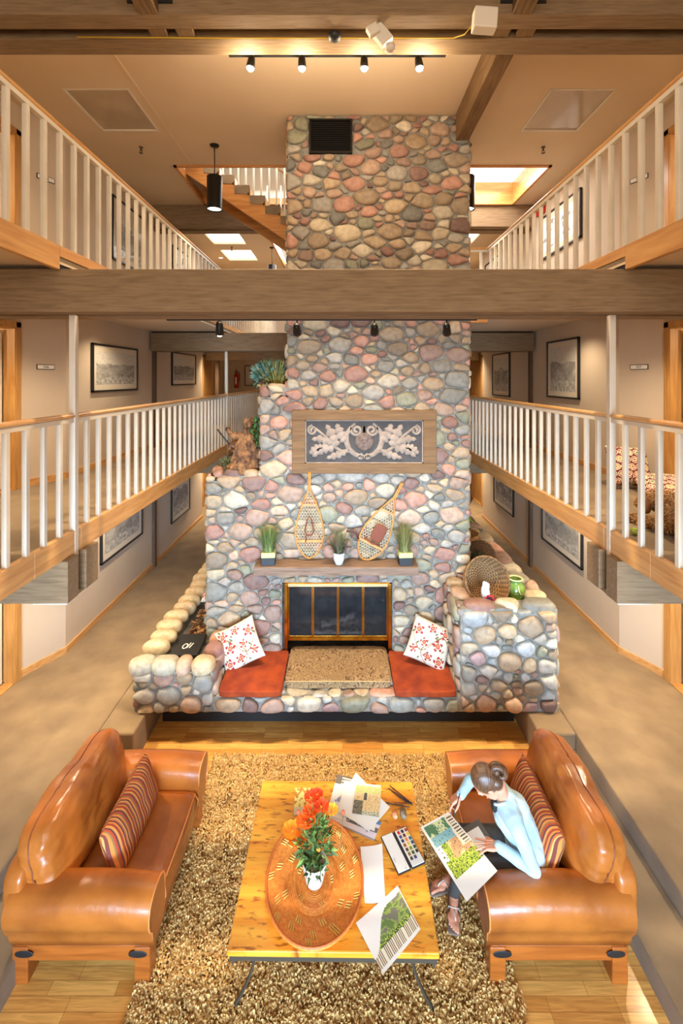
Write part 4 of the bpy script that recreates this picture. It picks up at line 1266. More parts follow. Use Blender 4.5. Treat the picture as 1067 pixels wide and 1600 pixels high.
    for k in range(49):
        u, v = (-1 + 2 * min(1, max(0, (k - 12) / 24)), 1) if 12 <= k <= 36 else ((-1, -1 + 2 * k / 12) if k < 12 else (1, 1 - 2 * (k - 36) / 12))
        if v < -.7: continue
        l = (abs(u) ** ex + abs(v) ** ex) ** (1 / ex)
        sp_.append(bf(Vector((0, u / l * .55, v / l * .27))))
    m.tube(sp_, .006, 6)
    m.build('seam', mat('dark leather seam', srgb(130, 66, 28), .5), bc)
    return t
sofa('empty cognac leather armchair at the left of the coffee table', (-1.80, 3.68, PIT), 0)
sofa('cognac leather armchair at the right of the coffee table, with the seated person', (1.49, 3.68, PIT), pi)

def stripes():
    m = mat('striped woven fabric', (1, 1, 1), .9, bump=.3, bscale=160, bdist=.002)
    nt = m.node_tree; N = nt.nodes; L = nt.links; b = N['Principled BSDF']
    tc = N.new('ShaderNodeTexCoord'); sp = N.new('ShaderNodeSeparateXYZ'); L.new(tc.outputs['Object'], sp.inputs[0])
    mu = N.new('ShaderNodeMath'); mu.operation = 'MULTIPLY'; mu.inputs[1].default_value = 7.0; L.new(sp.outputs['Y'], mu.inputs[0])
    fr = N.new('ShaderNodeMath'); fr.operation = 'FRACT'; L.new(mu.outputs[0], fr.inputs[0])
    rp = N.new('ShaderNodeValToRGB'); rp.color_ramp.interpolation = 'CONSTANT'
    cs = [(0, (150, 60, 36)), (.12, (206, 122, 50)), (.2, (96, 56, 60)), (.28, (190, 96, 44)), (.36, (196, 160, 90)), (.42, (120, 60, 50)), (.52, (212, 130, 60)), (.62, (140, 104, 60)), (.7, (176, 66, 36)), (.8, (90, 54, 60)), (.88, (204, 140, 70))]
    e = rp.color_ramp.elements
    while len(e) < len(cs): e.new(.5)
    for i, (p, c) in enumerate(cs): e[i].position = p; e[i].color = (*srgb(*c), 1)
    L.new(fr.outputs[0], rp.inputs['Fac']); L.new(rp.outputs[0], b.inputs['Base Color'])
    return m
M['stripes'] = stripes()
def pillow(mb, w_, h, th, colfn=None, n=26, seed=0):
    def f(sgn):
        def g(u, v):
            a, b = 2 * u - 1, 2 * v - 1
            k = max(0, (1 - a ** 4) * (1 - b ** 4)) ** .55
            pin = 1 - .06 * (1 - abs(a) ** 2) * abs(b) ** 3; pin2 = 1 - .06 * (1 - abs(b) ** 2) * abs(a) ** 3
            y = sgn * th / 2 * k * (1 + .12 * noise.noise(Vector((a * 2, b * 2, seed + sgn))))
            return (a * w_ / 2 * pin2, y, b * h / 2 * pin)
        return g
    c0 = colfn
    mb.grid(f(-1), n, n, True, c0); 
    g2 = f(1)
    mb.grid(lambda u, v: g2(1 - u, v), n, n, True, c0)
def pillow_obj(name, label, mm, w_, h, th, loc, rot, colfn=None, n=26, group=None, cat='pillow'):
    m = MB(); pillow(m, w_, h, th, colfn, n)
    o = m.build(name, mm, loc=loc); o.rotation_euler = rot
    return tag(o, label, cat, group)
# striped ones stand between seat and back; local x is the long side
for (lab, loc, rz, tilt) in (('striped red and brown cushion propped on the empty left armchair', (-1.73, 3.68, .28), pi / 2, radians(-18)), ('striped red and brown cushion behind the back of the seated person', (1.56, 3.64, .30), -pi / 2, radians(-18))):
    m = MB()
    R_ = Matrix.Rotation(pi / 2, 4, 'Z')
    m.M = Matrix.Rotation(tilt, 4, 'Y') @ R_
    pillow(m, .78, .38, .17, None, 22)
    o = m.build('throw_pillow', M['stripes'], loc=loc)
    o.rotation_euler = (0, 0, 0 if loc[0] < 0 else pi)
    tag(o, lab, 'cushion')

# ================================================================ HEARTH CUSHIONS
orange = mat('rust corduroy', srgb(166, 66, 14), .9, srgb(130, 44, 8), 6, bump=.5, bscale=200)
for lab, x0, x1, sk in (('rust orange seat cushion on the left end of the hearth', -1.43, -.70, .0), ('rust orange seat cushion on the right end of the hearth', .60, 1.32, 0)):
    m = MB(); m.rbox(x1 - x0, .80, .075, .14, 16, (0, 0, 0), lambda q: q + Vector((0, 0, .006 * noise.noise(q * 5))))
    tag(m.build('hearth_cushion', orange, loc=((x0 + x1) / 2, 5.53, .225)), lab, 'cushion')
def paisley():
    m = mat('brown paisley tapestry', srgb(150, 112, 76), .9, bump=.4, bscale=150)
    nt = m.node_tree; N = nt.nodes; L = nt.links; b = N['Principled BSDF']
    tc = N.new('ShaderNodeTexCoord'); nz = N.new('ShaderNodeTexNoise'); nz.inputs['Scale'].default_value = 5; nz.inputs['Distortion'].default_value = 2.2; nz.inputs['Detail'].default_value = 1
    L.new(tc.outputs['Object'], nz.inputs['Vector'])
    mu = N.new('ShaderNodeMath'); mu.operation = 'MULTIPLY'; mu.inputs[1].default_value = 9; L.new(nz.outputs['Fac'], mu.inputs[0])
    fr = N.new('ShaderNodeMath'); fr.operation = 'FRACT'; L.new(mu.outputs[0], fr.inputs[0])
    rp = N.new('ShaderNodeValToRGB'); e = rp.color_ramp.elements; e[0].color = (*srgb(158, 128, 88), 1); e[1].color = (*srgb(84, 56, 38), 1); e[0].position = .35; e[1].position = .55
    e2 = rp.color_ramp.elements.new(.95); e2.color = (*srgb(176, 144, 100), 1)
    L.new(fr.outputs[0], rp.inputs['Fac']); L.new(rp.outputs[0], b.inputs['Base Color'])
    return m
t = thing('hearth_cushion', 'brown patterned tapestry cushion in the middle of the hearth', 'cushion', (-.05, 5.63, .225))
m = MB(); m.rbox(1.26, .70, .10, .14, 18, (0, 0, 0.01), lambda q: q + Vector((0, 0, .008 * noise.noise(q * 5)))); m.build('cover', paisley(), t)
m = MB(); m.tube([(-.62, -.345, .045), (-.3, -.352, .052), (0, -.354, .054), (.3, -.352, .052), (.62, -.345, .045)], .006, 6); m.build('piping', mat('tan piping', srgb(190, 156, 104), .8), t)

FLW = []
q = random.Random(12)
for a_, b_ in ((.2, .8), (.55, .88), (.85, .68), (.3, .5), (.66, .48), (.15, .2), (.5, .18), (.85, .22)): FLW.append((a_ + q.uniform(-.04, .04), b_ + q.uniform(-.04, .04), q.uniform(.10, .155), 'f'))
for _ in range(16): FLW.append((q.uniform(.05, .95), q.uniform(.05, .95), q.uniform(.04, .06), 'l'))
def floral(sd):
    def f(u, v):
        u2 = u if sd != 1 else 1 - u; v2 = v
        for (a, b, r, k) in FLW:
            d = sqrt((u2 - a) ** 2 + (v2 - b) ** 2); an = math.atan2(v2 - b, u2 - a)
            if k == 'f' and d < r * (.75 + .25 * cos(5 * an)):
                return srgb(236, 226, 206) if .45 < d / r < .55 else (srgb(156, 40, 36) if d / r > .3 else srgb(196, 120, 84))
            if k == 'l' and ((u2 - a) * .8 + (v2 - b) * .6) ** 2 * 5 + ((u2 - a) * .6 - (v2 - b) * .8) ** 2 < r * r * .8: return srgb(92, 100, 62)
        s_ = abs(v2 - .5 - .22 * sin(u2 * 7)); s2 = abs(u2 - .45 - .2 * sin(v2 * 6))
        if s_ < .014 or s2 < .012: return srgb(130, 104, 66)
        return srgb(212, 202, 184)
    return f
vc = mat('printed cotton', (1, 1, 1), .85, attr='tint', bump=.25, bscale=8, bdist=.02)
pillow_obj('floral_pillow', 'white floral pillow leaning against the stones at the left of the hearth', vc, .52, .50, .16, (-1.30, 5.66, .485), (radians(-28), radians(-24), radians(8)), floral(0), 56)
pillow_obj('floral_pillow', 'white floral pillow leaning against the planter at the right of the hearth', vc, .52, .50, .16, (1.10, 5.68, .495), (radians(-28), radians(18), radians(-14)), floral(1), 56)

# ---------------------------------------------------------------- contents of the planters
t = thing('black_lid', 'black lid with white logo lying in the low left planter', 'lid', (-1.985, 5.72, .40), rotz=.05)
bxs('lid', M['black'], t, [(-.19, .19, -.22, .24, 0, .05)], .006)
m = MB()
m.tube([(-.01 + .028 * cos(a), -.04 + .05 * sin(a) + .3 * .028 * cos(a), .053) for a in [2 * pi * k / 20 for k in range(20)]], .007, 6, closed=True, flat=.4)
m.tube([(.02, -.08, .053), (.045, .03, .053)], .008, 6, flat=.4); m.tube([(.05, -.08, .053), (.078, .02, .053)], .008, 6, flat=.4)
m.build('logo', M['paper'], t)
m = MB(); q = random.Random(9)
for _ in range(170):
    c = Vector((q.uniform(-.15, .17), q.uniform(-.3, .32), q.uniform(0, .12)))
    m.c = q.choice([srgb(150, 104, 62), srgb(112, 76, 46), srgb(176, 132, 84), srgb(84, 58, 38)])
    m.M = Matrix.Translation(c) @ Matrix.Rotation(q.uniform(0, 6), 4, 'Z') @ Matrix.Rotation(q.uniform(-.6, .6), 4, 'X')
    m.rbox(q.uniform(.06, .13), q.uniform(.03, .06), .02, .6, 3)
tag(m.build('bark_chips', M['vcol'], loc=(-1.93, 6.30, .33)), 'heap of brown bark chips in the low left planter', 'bark chips', kind='stuff')
pillow_obj('floral_pillow', 'white floral pillow lying far back in the low left planter', vc, .30, .55, .16, (-1.97, 6.95, .60), (radians(-70), 0, 0), floral(2), 50)
def wicker(mb, prof, n=48, turns=None, amp=.006, c0=srgb(176, 136, 86), c1=srgb(110, 80, 50)):
    """lathe with woven relief"""
    rs = []
    for i in range(len(prof) - 1):
        a, b = prof[i], prof[i + 1]; L_ = sqrt((a[0] - b[0]) ** 2 + (a[1] - b[1]) ** 2); k = max(1, int(L_ / .009))
        for j in range(k): rs.append((a[0] + (b[0] - a[0]) * j / k, a[1] + (b[1] - a[1]) * j / k))
    rs.append(prof[-1])
    vs = []; fs = []; cs = []
    for i, (r, z) in enumerate(rs):
        for k in range(n):
            a = 2 * pi * k / n; w_ = amp * (1 if (k // 2 + i // 2) % 2 else -1) * (i % 2 * 2 - 1)
            vs.append(((r + w_ * .5) * cos(a), (r + w_ * .5) * sin(a), z + w_ * .5))
    for i in range(len(rs) - 1):
        for k in range(n):
            l = (k + 1) % n; fs.append((i * n + k, i * n + l, (i + 1) * n + l, (i + 1) * n + k)); cs.append(c0 if (i // 2 + k // 2) % 2 else c1)
    mb.add(vs, fs, False, cs)
wk = mat('wicker', (1, 1, 1), .7, attr='tint', bump=.3, bscale=60)
t = thing('wicker_basket', 'round wicker basket tipped toward the hearth in the right planter', 'basket', (1.80, 5.56, 1.335), rot=(radians(64), 0, radians(8)))
m = MB(); wicker(m, [(0, -.26), (.20, -.26), (.25, -.18), (.285, 0), (.275, .0), (.24, -.17), (.19, -.24), (0, -.24)], 60); m.build('basket_body', wk, t)
m = MB(); m.tube([(.283 * cos(a), .283 * sin(a), .0) for a in [2 * pi * k / 48 for k in range(48)]], .014, 8, closed=True); m.build('rim', mat('basket rim', srgb(150, 110, 66), .7, srgb(90, 64, 40), 40), t)
cloth = thing('folded_cloth', 'crumpled white, red and blue cloth inside the tipped basket', 'cloth', (1.75, 5.42, 1.225))
m = MB(); m.rbox(.10, .06, .22, .8, 8, (-.02, 0, .05), lambda q: q * (1 + .25 * noise.noise(q * 22))); m.build('white_cloth', mat('pale blue grey cloth', srgb(196, 200, 214), .9), cloth)
m = MB(); m.rbox(.14, .06, .16, .8, 8, (.02, -.03, -.07), lambda q: q * (1 + .3 * noise.noise(q * 26))); m.build('red_cloth', mat('red cloth', srgb(190, 40, 40), .9, srgb(24, 28, 60), 30, ramp=(.42, .5)), cloth)
t = thing('wicker_basket', 'dark round wicker basket lying behind the tipped one', 'basket', (2.0, 6.62, 1.22), rot=(radians(60), 0, radians(-35)))
m = MB(); wicker(m, [(0, 0), (.12, -.01), (.24, -.05), (.25, -.09), (.2, -.1), (0, -.1)], 52, c0=srgb(120, 90, 60), c1=srgb(70, 52, 36)); m.build('basket_body', wk, t)
t = thing('wicker_basket', 'tan wicker basket at the back of the right planter', 'basket', (1.97, 7.35, 1.10))
m = MB(); wicker(m, [(0, -.10), (.20, -.10), (.24, .05), (.26, .22), (.25, .22), (.22, .05), (0, .0)], 52, c0=srgb(190, 150, 96), c1=srgb(140, 104, 64)); m.build('basket_body', wk, t)
m = MB(); leaves(m, 700, (0, 0, .16), .22, .06, 41, [srgb(30, 70, 48), srgb(20, 50, 40), srgb(40, 90, 60)], (.8, 1, 1.0), .25)
tag(m.build('evergreen_sprig', M['vcol'], loc=(1.88, 6.42, .99)), 'dark green artificial evergreen bough behind the tipped basket', 'foliage')
m = MB(); q = random.Random(4)
for _ in range(60):
    m.c = q.choice([srgb(150, 40, 30), srgb(120, 50, 30), srgb(170, 110, 60)]); m.sphere((q.uniform(-.2, .2), q.uniform(-.4, .4), q.uniform(0, .16)), .016, 6)
tag(m.build('berry_garland', M['vcol'], loc=(2.10, 6.2, 1.0)), 'reddish berry garland along the right planter', 'garland', kind='stuff')
t = thing('ceramic_jar', 'green glazed ceramic jar on the corner of the right planter', 'jar', (2.17, 5.62, .985))
gg = mat('green glaze', srgb(124, 154, 66), .22, srgb(84, 118, 50), 12, coat=.5)
m = MB(); m.lathe([(0, 0), (.07, 0), (.078, .02), (.10, .10), (.118, .19), (.115, .25), (.085, .305), (.07, .325), (.085, .345), (.09, .355), (.078, .355), (.062, .33), (.07, .28), (0, .26)], 32); m.build('body', gg, t)
m = MB(); m.lathe([(.084, .345), (.094, .352), (.09, .362), (.074, .36), (.068, .35)], 32); m.build('rim', mat('cream glaze', srgb(214, 214, 160), .25), t)
m = MB(); m.tube([(-.0, -.092, .30), (.0, -.122, .24), (.02, -.122, .20)], .006, 6)
for k in range(4): m.tube([(-.05 + .028 * k, -.112, .20), (-.036 + .028 * k, -.116, .215), (-.025 + .028 * k, -.114, .195)], .003, 5)
m.build('glaze_marks', mat('pale glaze marks', srgb(220, 226, 170), .3), t)
t = thing('frog_figurine', 'little green frog figurine at the far end of the right planter', 'figurine', (2.28, 8.2, 1.23))
m = MB(); blobs(m, [((0, 0, .06), (0, 0, .12), .07, .05), ((0, -.02, .17), (0, -.03, .18), .045, .045), ((-.03, -.03, .21), (-.03, -.03, .22), .018, .018), ((.03, -.03, .21), (.03, -.03, .22), .018, .018), ((.04, -.02, .05), (.07, -.1, .02), .025, .018), ((-.04, -.02, .05), (-.07, -.1, .02), .025, .018)])
meld(m, 'body', mat('lime green glaze', srgb(150, 170, 60), .3), t, .01, 3)
m = MB(); leaves(m, 260, (0, 0, .12), .22, .08, 51, [srgb(176, 140, 84), srgb(150, 110, 60), srgb(190, 160, 100)], (.7, 1.4, .6)); 
tag(m.build('dried_foliage', M['vcol'], loc=(1.98, 7.9, 1.0)), 'dried tan foliage at the back end of the right planter', 'foliage')
# soil in the right planter
m = MB(); m.box(1.70, 2.24, YC + .0, 8.5, .9, .985); m.box(1.58, 2.24, YH + .22, YC, .9, .985); m.build('soil', M['soot'], tr)

# ================================================================ COFFEE TABLE
TZ = PIT + .45
tb = thing('coffee_table', 'rustic yellow pine coffee table with curved iron legs', 'table', (-.055, 3.545, PIT), rotz=radians(-.6))
def pine():
    m = mat('rustic yellow pine', srgb(244, 180, 62), .30, srgb(222, 132, 28), 1.2, 6, (1.0, 10, 10), bump=.2, bscale=6, coat=.35, dist=.8, bdist=.003)
    nt = m.node_tree; N = nt.nodes; L = nt.links; b = N['Principled BSDF']
    src = b.inputs['Base Color'].links[0].from_socket
    tc = N.new('ShaderNodeTexCoord'); mp = N.new('ShaderNodeMapping'); mp.inputs['Scale'].default_value = (4.5, 17, 1); L.new(tc.outputs['Object'], mp.inputs[0])
    nz = N.new('ShaderNodeTexNoise'); nz.inputs['Scale'].default_value = 2.2; nz.inputs['Detail'].default_value = 3; nz.inputs['Distortion'].default_value = .5; L.new(mp.outputs[0], nz.inputs['Vector'])
    rp = N.new('ShaderNodeValToRGB'); rp.color_ramp.elements[0].position = .57; rp.color_ramp.elements[1].position = .68; rp.color_ramp.elements[0].color = (0, 0, 0, 1); rp.color_ramp.elements[1].color = (.8, .8, .8, 1)
    L.new(nz.outputs['Fac'], rp.inputs['Fac'])
    mx = N.new('ShaderNodeMix'); mx.data_type = 'RGBA'; L.new(rp.outputs[0], mx.inputs['Factor']); L.new(src, mx.inputs['A']); mx.inputs['B'].default_value = (*srgb(120, 52, 20), 1)
    L.new(mx.outputs['Result'], b.inputs['Base Color'])
    return m
m = MB(); m.box(-.695, .695, -.62, .625, .405, .448); m.build('tabletop', pine(), tb, bevel=.008)
iron = mat('greyed iron', srgb(92, 84, 70), .5, metal=.6)
bxs('apron', iron, tb, [(-.68, .68, -.615, -.60, .375, .404), (-.68, .68, .60, .615, .375, .404), (-.68, -.665, -.6, .6, .375, .404), (.665, .68, -.6, .6, .375, .404)])
for sx in (-1, 1):
    for sy in (-1, 1):
        m = MB()
        pts = [(sx * (.50 + .13 * (1 - t) ** 2 * 1.0 + .0), sy * .57, .40 * t + .001) for t in [k / 10 for k in range(11)]]
        pts = [(sx * (.66 - .14 * sin(pi / 2 * t) ), sy * .57, .013 + .39 * t) for t in [k / 10 for k in range(11)]]
        m.tube(pts, .017, 8, flat=.6)
        m.prism([(sx * .675, .40), (sx * .58, .40), (sx * .66, .30), (sx * .675, .28)] if sx < 0 else [(sx * .675, .40), (sx * .675, .28), (sx * .66, .30), (sx * .58, .40)], sy * .55 - .02, sy * .55 + .02, 'y')
        m.build('leg', iron, tb)

# woven tray
tray_m = mat('woven orange cane', srgb(240, 158, 70), .5, srgb(218, 126, 44), 60, 3, coat=.1)
tr_ = thing('woven_tray', 'oval orange coiled tray with cream stitches on the coffee table', 'tray', (-.205, 3.315, TZ + .002), rotz=radians(3))
m = MB(); prof = []
nn = 27 * 6
for i in range(nn + 1):
    u = i / nn; r = .02 + .325 * u
    z = .012 + .05 * max(0, u - .5) ** 1.2 * 2 - .0 + (.012 if .36 < u < .46 else 0)
    prof.append((r, z + .0035 * abs(sin(pi * i / 6))))
prof += [(.352, .07), (.357, .058), (.35, .045), (.2, .001), (0, .001)]
m.lathe([(0, .012)] + prof, 96, 1.0, 1.22); coil_mb = m
m = MB(); m.tube([(.353 * cos(a), .353 * 1.22 * sin(a), .071 + .003 * (k % 2)) for k, a in [(k, 2 * pi * k / 120) for k in range(120)]], .0085, 6, closed=True); m.build('braided_rim', mat('tray rim', srgb(200, 104, 44), .5), tr_)
m = coil_mb; m.cur = 1; q = random.Random(2)
for (ru, cnt, off) in ((.62, 8, .2), (.80, 11, 0), (.93, 9, .3), (.36, 5, .1)):
    for k in range(cnt):
        a = 2 * pi * k / cnt + off + q.uniform(-.1, .1)
        for j in range(3):
            aa = a + (j - 1) * .045 / ru
            r = .02 + .325 * ru
            z = .018 + .05 * max(0, ru - .5) ** 1.2 * 2
            d = Vector((cos(aa), sin(aa) * 1.22, 0)); 
            p0 = Vector((cos(aa) * (r - .02), sin(aa) * (r - .02) * 1.22, z)); p1 = Vector((cos(aa + .05) * (r + .018), sin(aa + .05) * (r + .018) * 1.22, z + .004))
            m.tube([p0, p1], .0035, 5)
m.build('coils', [tray_m, mat('cream stitches', srgb(236, 214, 120), .6)], tr_)
# flowers
fl = thing('flower_pot', 'white pot of orange poppies standing on the woven tray', 'flower pot', (-.205, 3.30, TZ + .03))
m = MB(); m.lathe([(0, 0), (.055, 0), (.065, .02), (.088, .13), (.092, .165), (.082, .165), (.075, .13), (0, .12)], 32); m.build('pot', mat('white glazed pot', srgb(238, 220, 204), .25, coat=.4), fl)
m = MB()
leaves(m, 240, (0, .03, .25), .12, .07, 61, [srgb(92, 120, 48), srgb(70, 96, 40), srgb(130, 150, 70), srgb(50, 74, 34)], (1, 1, .8), .3)
leaves(m, 110, (-.01, -.03, .155), .06, .07, 62, [srgb(84, 110, 46), srgb(60, 86, 38)], (.9, .9, .8), .3)
leaves(m, 110, (0.02, .08, .34), .08, .06, 63, [srgb(92, 120, 48), srgb(120, 140, 66)], (.8, .9, 1), .3)
m.build('leaves', M['vcol'], fl)
FLR = [(-.03, .13, .49, 0, 1), (.045, .10, .45, 0, 1.0), (.01, .15, .50, 0, .8), (-.07, .05, .38, 2, 1.25), (-.04, .09, .42, 2, 1.0), (-.17, .06, .30, 1, 1.3), (-.13, .01, .29, 1, 1.1), (.12, .10, .42, 3, .9)]
pcol = [srgb(236, 80, 30), srgb(246, 140, 20), srgb(244, 104, 24), srgb(248, 176, 40)]
for (x, y, z, ci, sc) in FLR:
    m = MB()
    pc = mat('poppy petal', pcol[ci], .6)
    pc.node_tree.nodes['Principled BSDF'].inputs['Subsurface Weight'].default_value = .1
    for k in range(5):
        a = 2 * pi * k / 5 + x * 30
        def pf(u, v, a=a):
            r = .058 * sc * u; an = a + (v - .5) * 1.5 * (.4 + .6 * u)
            return (x + r * cos(an), y + r * sin(an), z + .03 * sc * u ** 2 - .015 * sc * abs(v - .5) * u + .006 * sin(v * 14) * u)
        m.grid(pf, 5, 8, True)
    f_ = m.build('flower', pc, fl)
    m = MB(); m.tube([(x * .2, y * .2, .14), (x * .5, y * .6, z * .6), (x, y, z)], .0035, 5); m.build('stem', mat('stem green', srgb(110, 130, 70), .6), fl)
    m = MB(); m.sphere((x, y, z + .01), .010 * sc, 8); m.build('flower_centre', mat('poppy centre', srgb(214, 150, 40), .8), f_)
for (x, y, z) in ((.21, .14, .38), (-.13, .10, .42)):
    m = MB(); m.sphere((x, y, z), .014, 9, (1, 1, 1.4)); m.build('bud', mat('red bud', srgb(206, 84, 50), .6), fl)
    m = MB(); m.tube([(x * .2, y * .2, .14), (x * .9, y * .4, z * .55), (x, y, z)], .003, 5); m.build('stem', mat('stem brown', srgb(120, 96, 60), .6), fl)
m = MB(); m.sphere((.03, -.02, .27), .018, 9); m.build('bud', mat('orange bud', srgb(240, 150, 40), .6), fl)

# ---------------------------------------------------------------- papers on the table
def sheet(name, label, cat, corners, z, colfn=None, nx=2, ny=2, th=.0015, mm=None, curl=0, seed=0, group=None):
    """corners in pixels: TL, TR, BR, BL, lying at height z"""
    c = [P(x, y, z) for x, y in corners]
    o = (c[0] + c[1] + c[2] + c[3]) / 4
    c = [p - o for p in c]
    m = MB()
    def f(dz):
        def g(u, v):
            p = c[3].lerp(c[2], u).lerp(c[0].lerp(c[1], u), v)
            k = curl * ((abs(2 * u - 1) ** 3) * (abs(2 * v - 1) ** 3)) + curl * .2 * (1 + noise.noise(Vector((u * 2.5, v * 2.5, seed))))
            return (p.x, p.y, p.z + dz + k)
        return g
    n1, n2 = (nx, ny)
    m.grid(f(th), n1, n2, True, colfn)
    cf = (lambda u, v: (.85, .83, .8)) if colfn else None
    g0 = f(0); m.grid(lambda u, v: g0(1 - u, v), n1, n2, True, cf)
    k = MB()
    ob = m.build(name, mm or (M['art'] if colfn else M['paper']), loc=o)
    return tag(ob, label, cat, group)
W_ = srgb(244, 240, 230)
def wc(kind, seed):
    s_ = Vector((seed * 2.3, seed, 0))
    def f(u, v):
        n = noise.fractal(Vector((u * 5, v * 5, 0)) + s_, 1, 2, 4); n2 = noise.noise(Vector((u * 34, v * 34, 0)) + s_)
        if kind == 'garden':
            if u < .06 or u > .97 or v > .97: return W_
            if v < .24: return W_
            if u > .72 + .05 * n and v > .5: return srgb(238, 226, 196) if abs((v * 22) % 1 - .5) > .18 or u < .8 else srgb(90, 70, 60)
            if v > .80: return srgb(84, 130, 90) if n + n2 * .4 > .0 else srgb(214, 220, 170)
            if v > .66: return srgb(136, 184, 190) if n2 < .4 else srgb(60, 110, 80)
            if u < .2 and v > .45: return W_ if n2 < .3 else srgb(80, 90, 70)
            if v > .42 and u > .34 + .1 * n:
                if n2 > .42: return srgb(60, 44, 40)
                return srgb(206, 160, 112) if n < .1 else srgb(228, 200, 140)
            if n2 > .25: return srgb(50, 62, 34)
            return srgb(176, 196, 60) if n2 > -.1 else (srgb(120, 150, 50) if n2 > -.4 else srgb(226, 226, 130))
        if kind == 'hill':
            e = .52 + .25 * v + .05 * sin(v * 30)
            w0 = .30 + .12 * sin(v * 6 + 1)
            if u > .94 or v > .98: return W_
            if u < w0 * (1.15 - v) * 1.6: return W_
            if u > .68 + .04 * n: return srgb(240, 232, 206) if (v * 26) % 1 > .4 else srgb(120, 86, 66)
            if u > .60: return srgb(70, 90, 50) if n2 > 0 else srgb(176, 196, 70)
            if n > .1: return srgb(104, 128, 66)
            if n > -.15: return srgb(150, 170, 84)
            return srgb(120, 120, 100)
        if kind == 'house':
            if v > .75: return srgb(190, 200, 110) if n2 > -.1 else srgb(226, 210, 160)
            if .34 < u < .46 and .50 < v < .78: return srgb(86, 84, 80)
            if u < .34 and v < .48: return srgb(96, 96, 84) if n2 > -.2 else srgb(170, 150, 110)
            if v < .14: return srgb(150, 160, 130) if n2 > 0 else srgb(226, 214, 180)
            return srgb(236, 208, 150) if n2 > -.25 else srgb(196, 150, 104)
        if kind == 'card':
            if v < .30: return srgb(220, 214, 190)
            return srgb(250, 236, 150) if n > -.1 else srgb(196, 140, 60)
        if kind == 'brochure':
            if v > .78: return srgb(110, 104, 98) if not (.3 < u < .75 and abs((v * 40) % 1 - .5) < .2) else srgb(220, 220, 216)
            if .35 < v < .62 and abs(u - .55) < .34 * (1 - (v - .35) / .27): return srgb(110, 120, 176) if n2 > 0 else srgb(170, 176, 206)
            return srgb(240, 238, 236)
        if kind == 'magazine':
            if .40 < v < .62: return srgb(120, 110, 100) if n2 > -.3 else srgb(210, 200, 180)
            if v > .82: return srgb(90, 130, 176)
            if abs((v * 14) % 1 - .5) < .12: return srgb(150, 140, 150)
            return srgb(230, 220, 226)
        return W_
    return f
Tz = TZ - .0005
sheet('postcard', 'small yellow picture card left of the paper pile on the table', 'card', [(461, 1231), (486, 1231), (486, 1273), (459, 1274)], Tz, wc('card', 1), 14, 18)
sheet('magazine', 'magazine at the bottom of the paper pile on the table', 'magazine', [(524, 1262), (596, 1285), (584, 1314), (513, 1282)], Tz, wc('magazine', 2), 30, 16, .004)
sheet('brochure', 'brochure with a grey header sticking out left of the paper pile', 'brochure', [(527, 1210), (560, 1218), (540, 1283), (510, 1273)], Tz + .005, wc('brochure', 3), 18, 26)
sheet('paper_sheet', 'blank white sheet turned diagonally in the paper pile', 'paper', [(556, 1208), (609, 1262), (576, 1300), (525, 1262)], Tz + .008, None, 6, 6, curl=.004)
sheet('paper_sheet', 'white sheet on top of the paper pile, under the house painting', 'paper', [(538, 1220), (595, 1228), (585, 1300), (528, 1270)], Tz + .015, None, 6, 6, curl=.004, seed=3)
sheet('watercolor_painting', 'small watercolor of a house on top of the paper pile', 'painting', [(557, 1227), (596, 1231), (592, 1277), (550, 1271)], Tz + .024, wc('house', 4), 34, 36)
sheet('paper_towel', 'folded white paper towel beside the woven tray', 'paper towel', [(563, 1325), (597, 1320), (602, 1411), (570, 1413)], Tz, None, 10, 20, .004, curl=.006, seed=5)
sheet('watercolor_painting', 'landscape watercolor hanging over the front right edge of the table', 'painting', [(621, 1385), (657, 1453), (598, 1524), (556, 1443)], Tz + .004, wc('hill', 6), 44, 60, curl=.004)

# watercolour set
a_, b_, c_, d_ = [P(x, y, TZ) for x, y in ((597, 1308), (637, 1292), (662, 1350), (620, 1370))]
ctr = (a_ + b_ + c_ + d_) / 4
ux = ((b_ - a_) + (c_ - d_)).normalized(); rz = math.atan2(ux.y, ux.x)
ww = ((b_ - a_).length + (c_ - d_).length) / 2; hh = ((a_ - d_).length + (b_ - c_).length) / 2
wb = thing('watercolor_set', 'open watercolor box with rows of paint pans at the table edge', 'paint box', ctr, rz)
hd = mat('black tin', (.015, .015, .02), .35)
bxs('tray', hd, wb, [(-ww / 2, -.012, -hh / 2, hh / 2, .0005, .010), (.002, ww / 2, -hh / 2, hh / 2, .0005, .010), (-.014, .004, -hh / 2 + .01, hh / 2 - .01, .004, .012)], .002)
enam = mat('white enamel palette', srgb(240, 238, 232), .2, srgb(170, 190, 190), 14, ramp=(.28, .36))
bxs('palette', enam, wb, [(-ww / 2 + .006, -.018, -hh / 2 + .006, hh / 2 - .006, .010, .013)])
bxs('insert', mat('white insert', srgb(236, 234, 228), .3), wb, [(.008, ww / 2 - .006, -hh / 2 + .006, hh / 2 - .006, .010, .013)])
pans = [(200, 30, 30), (40, 40, 60), (170, 60, 40), (60, 70, 110), (110, 40, 50), (236, 190, 40), (40, 60, 90), (226, 140, 60), (30, 90, 130), (150, 90, 40), (220, 190, 60), (40, 70, 110), (90, 60, 40), (120, 140, 40), (40, 80, 60), (140, 110, 60), (40, 90, 50), (30, 40, 40), (70, 70, 60), (60, 60, 110)]
i = 0
for r in range(7):
    for c in range(3):
        if i >= len(pans): break
        x = .03 + c * (ww / 2 - .05) / 2; y = hh / 2 - .03 - r * (hh - .09) / 6
        m = MB(); m.box(x - .010, x + .010, y - .011, y + .011, .013, .0165)
        m.build('paint_pan', mat('paint', srgb(*pans[i]), .3), wb); i += 1
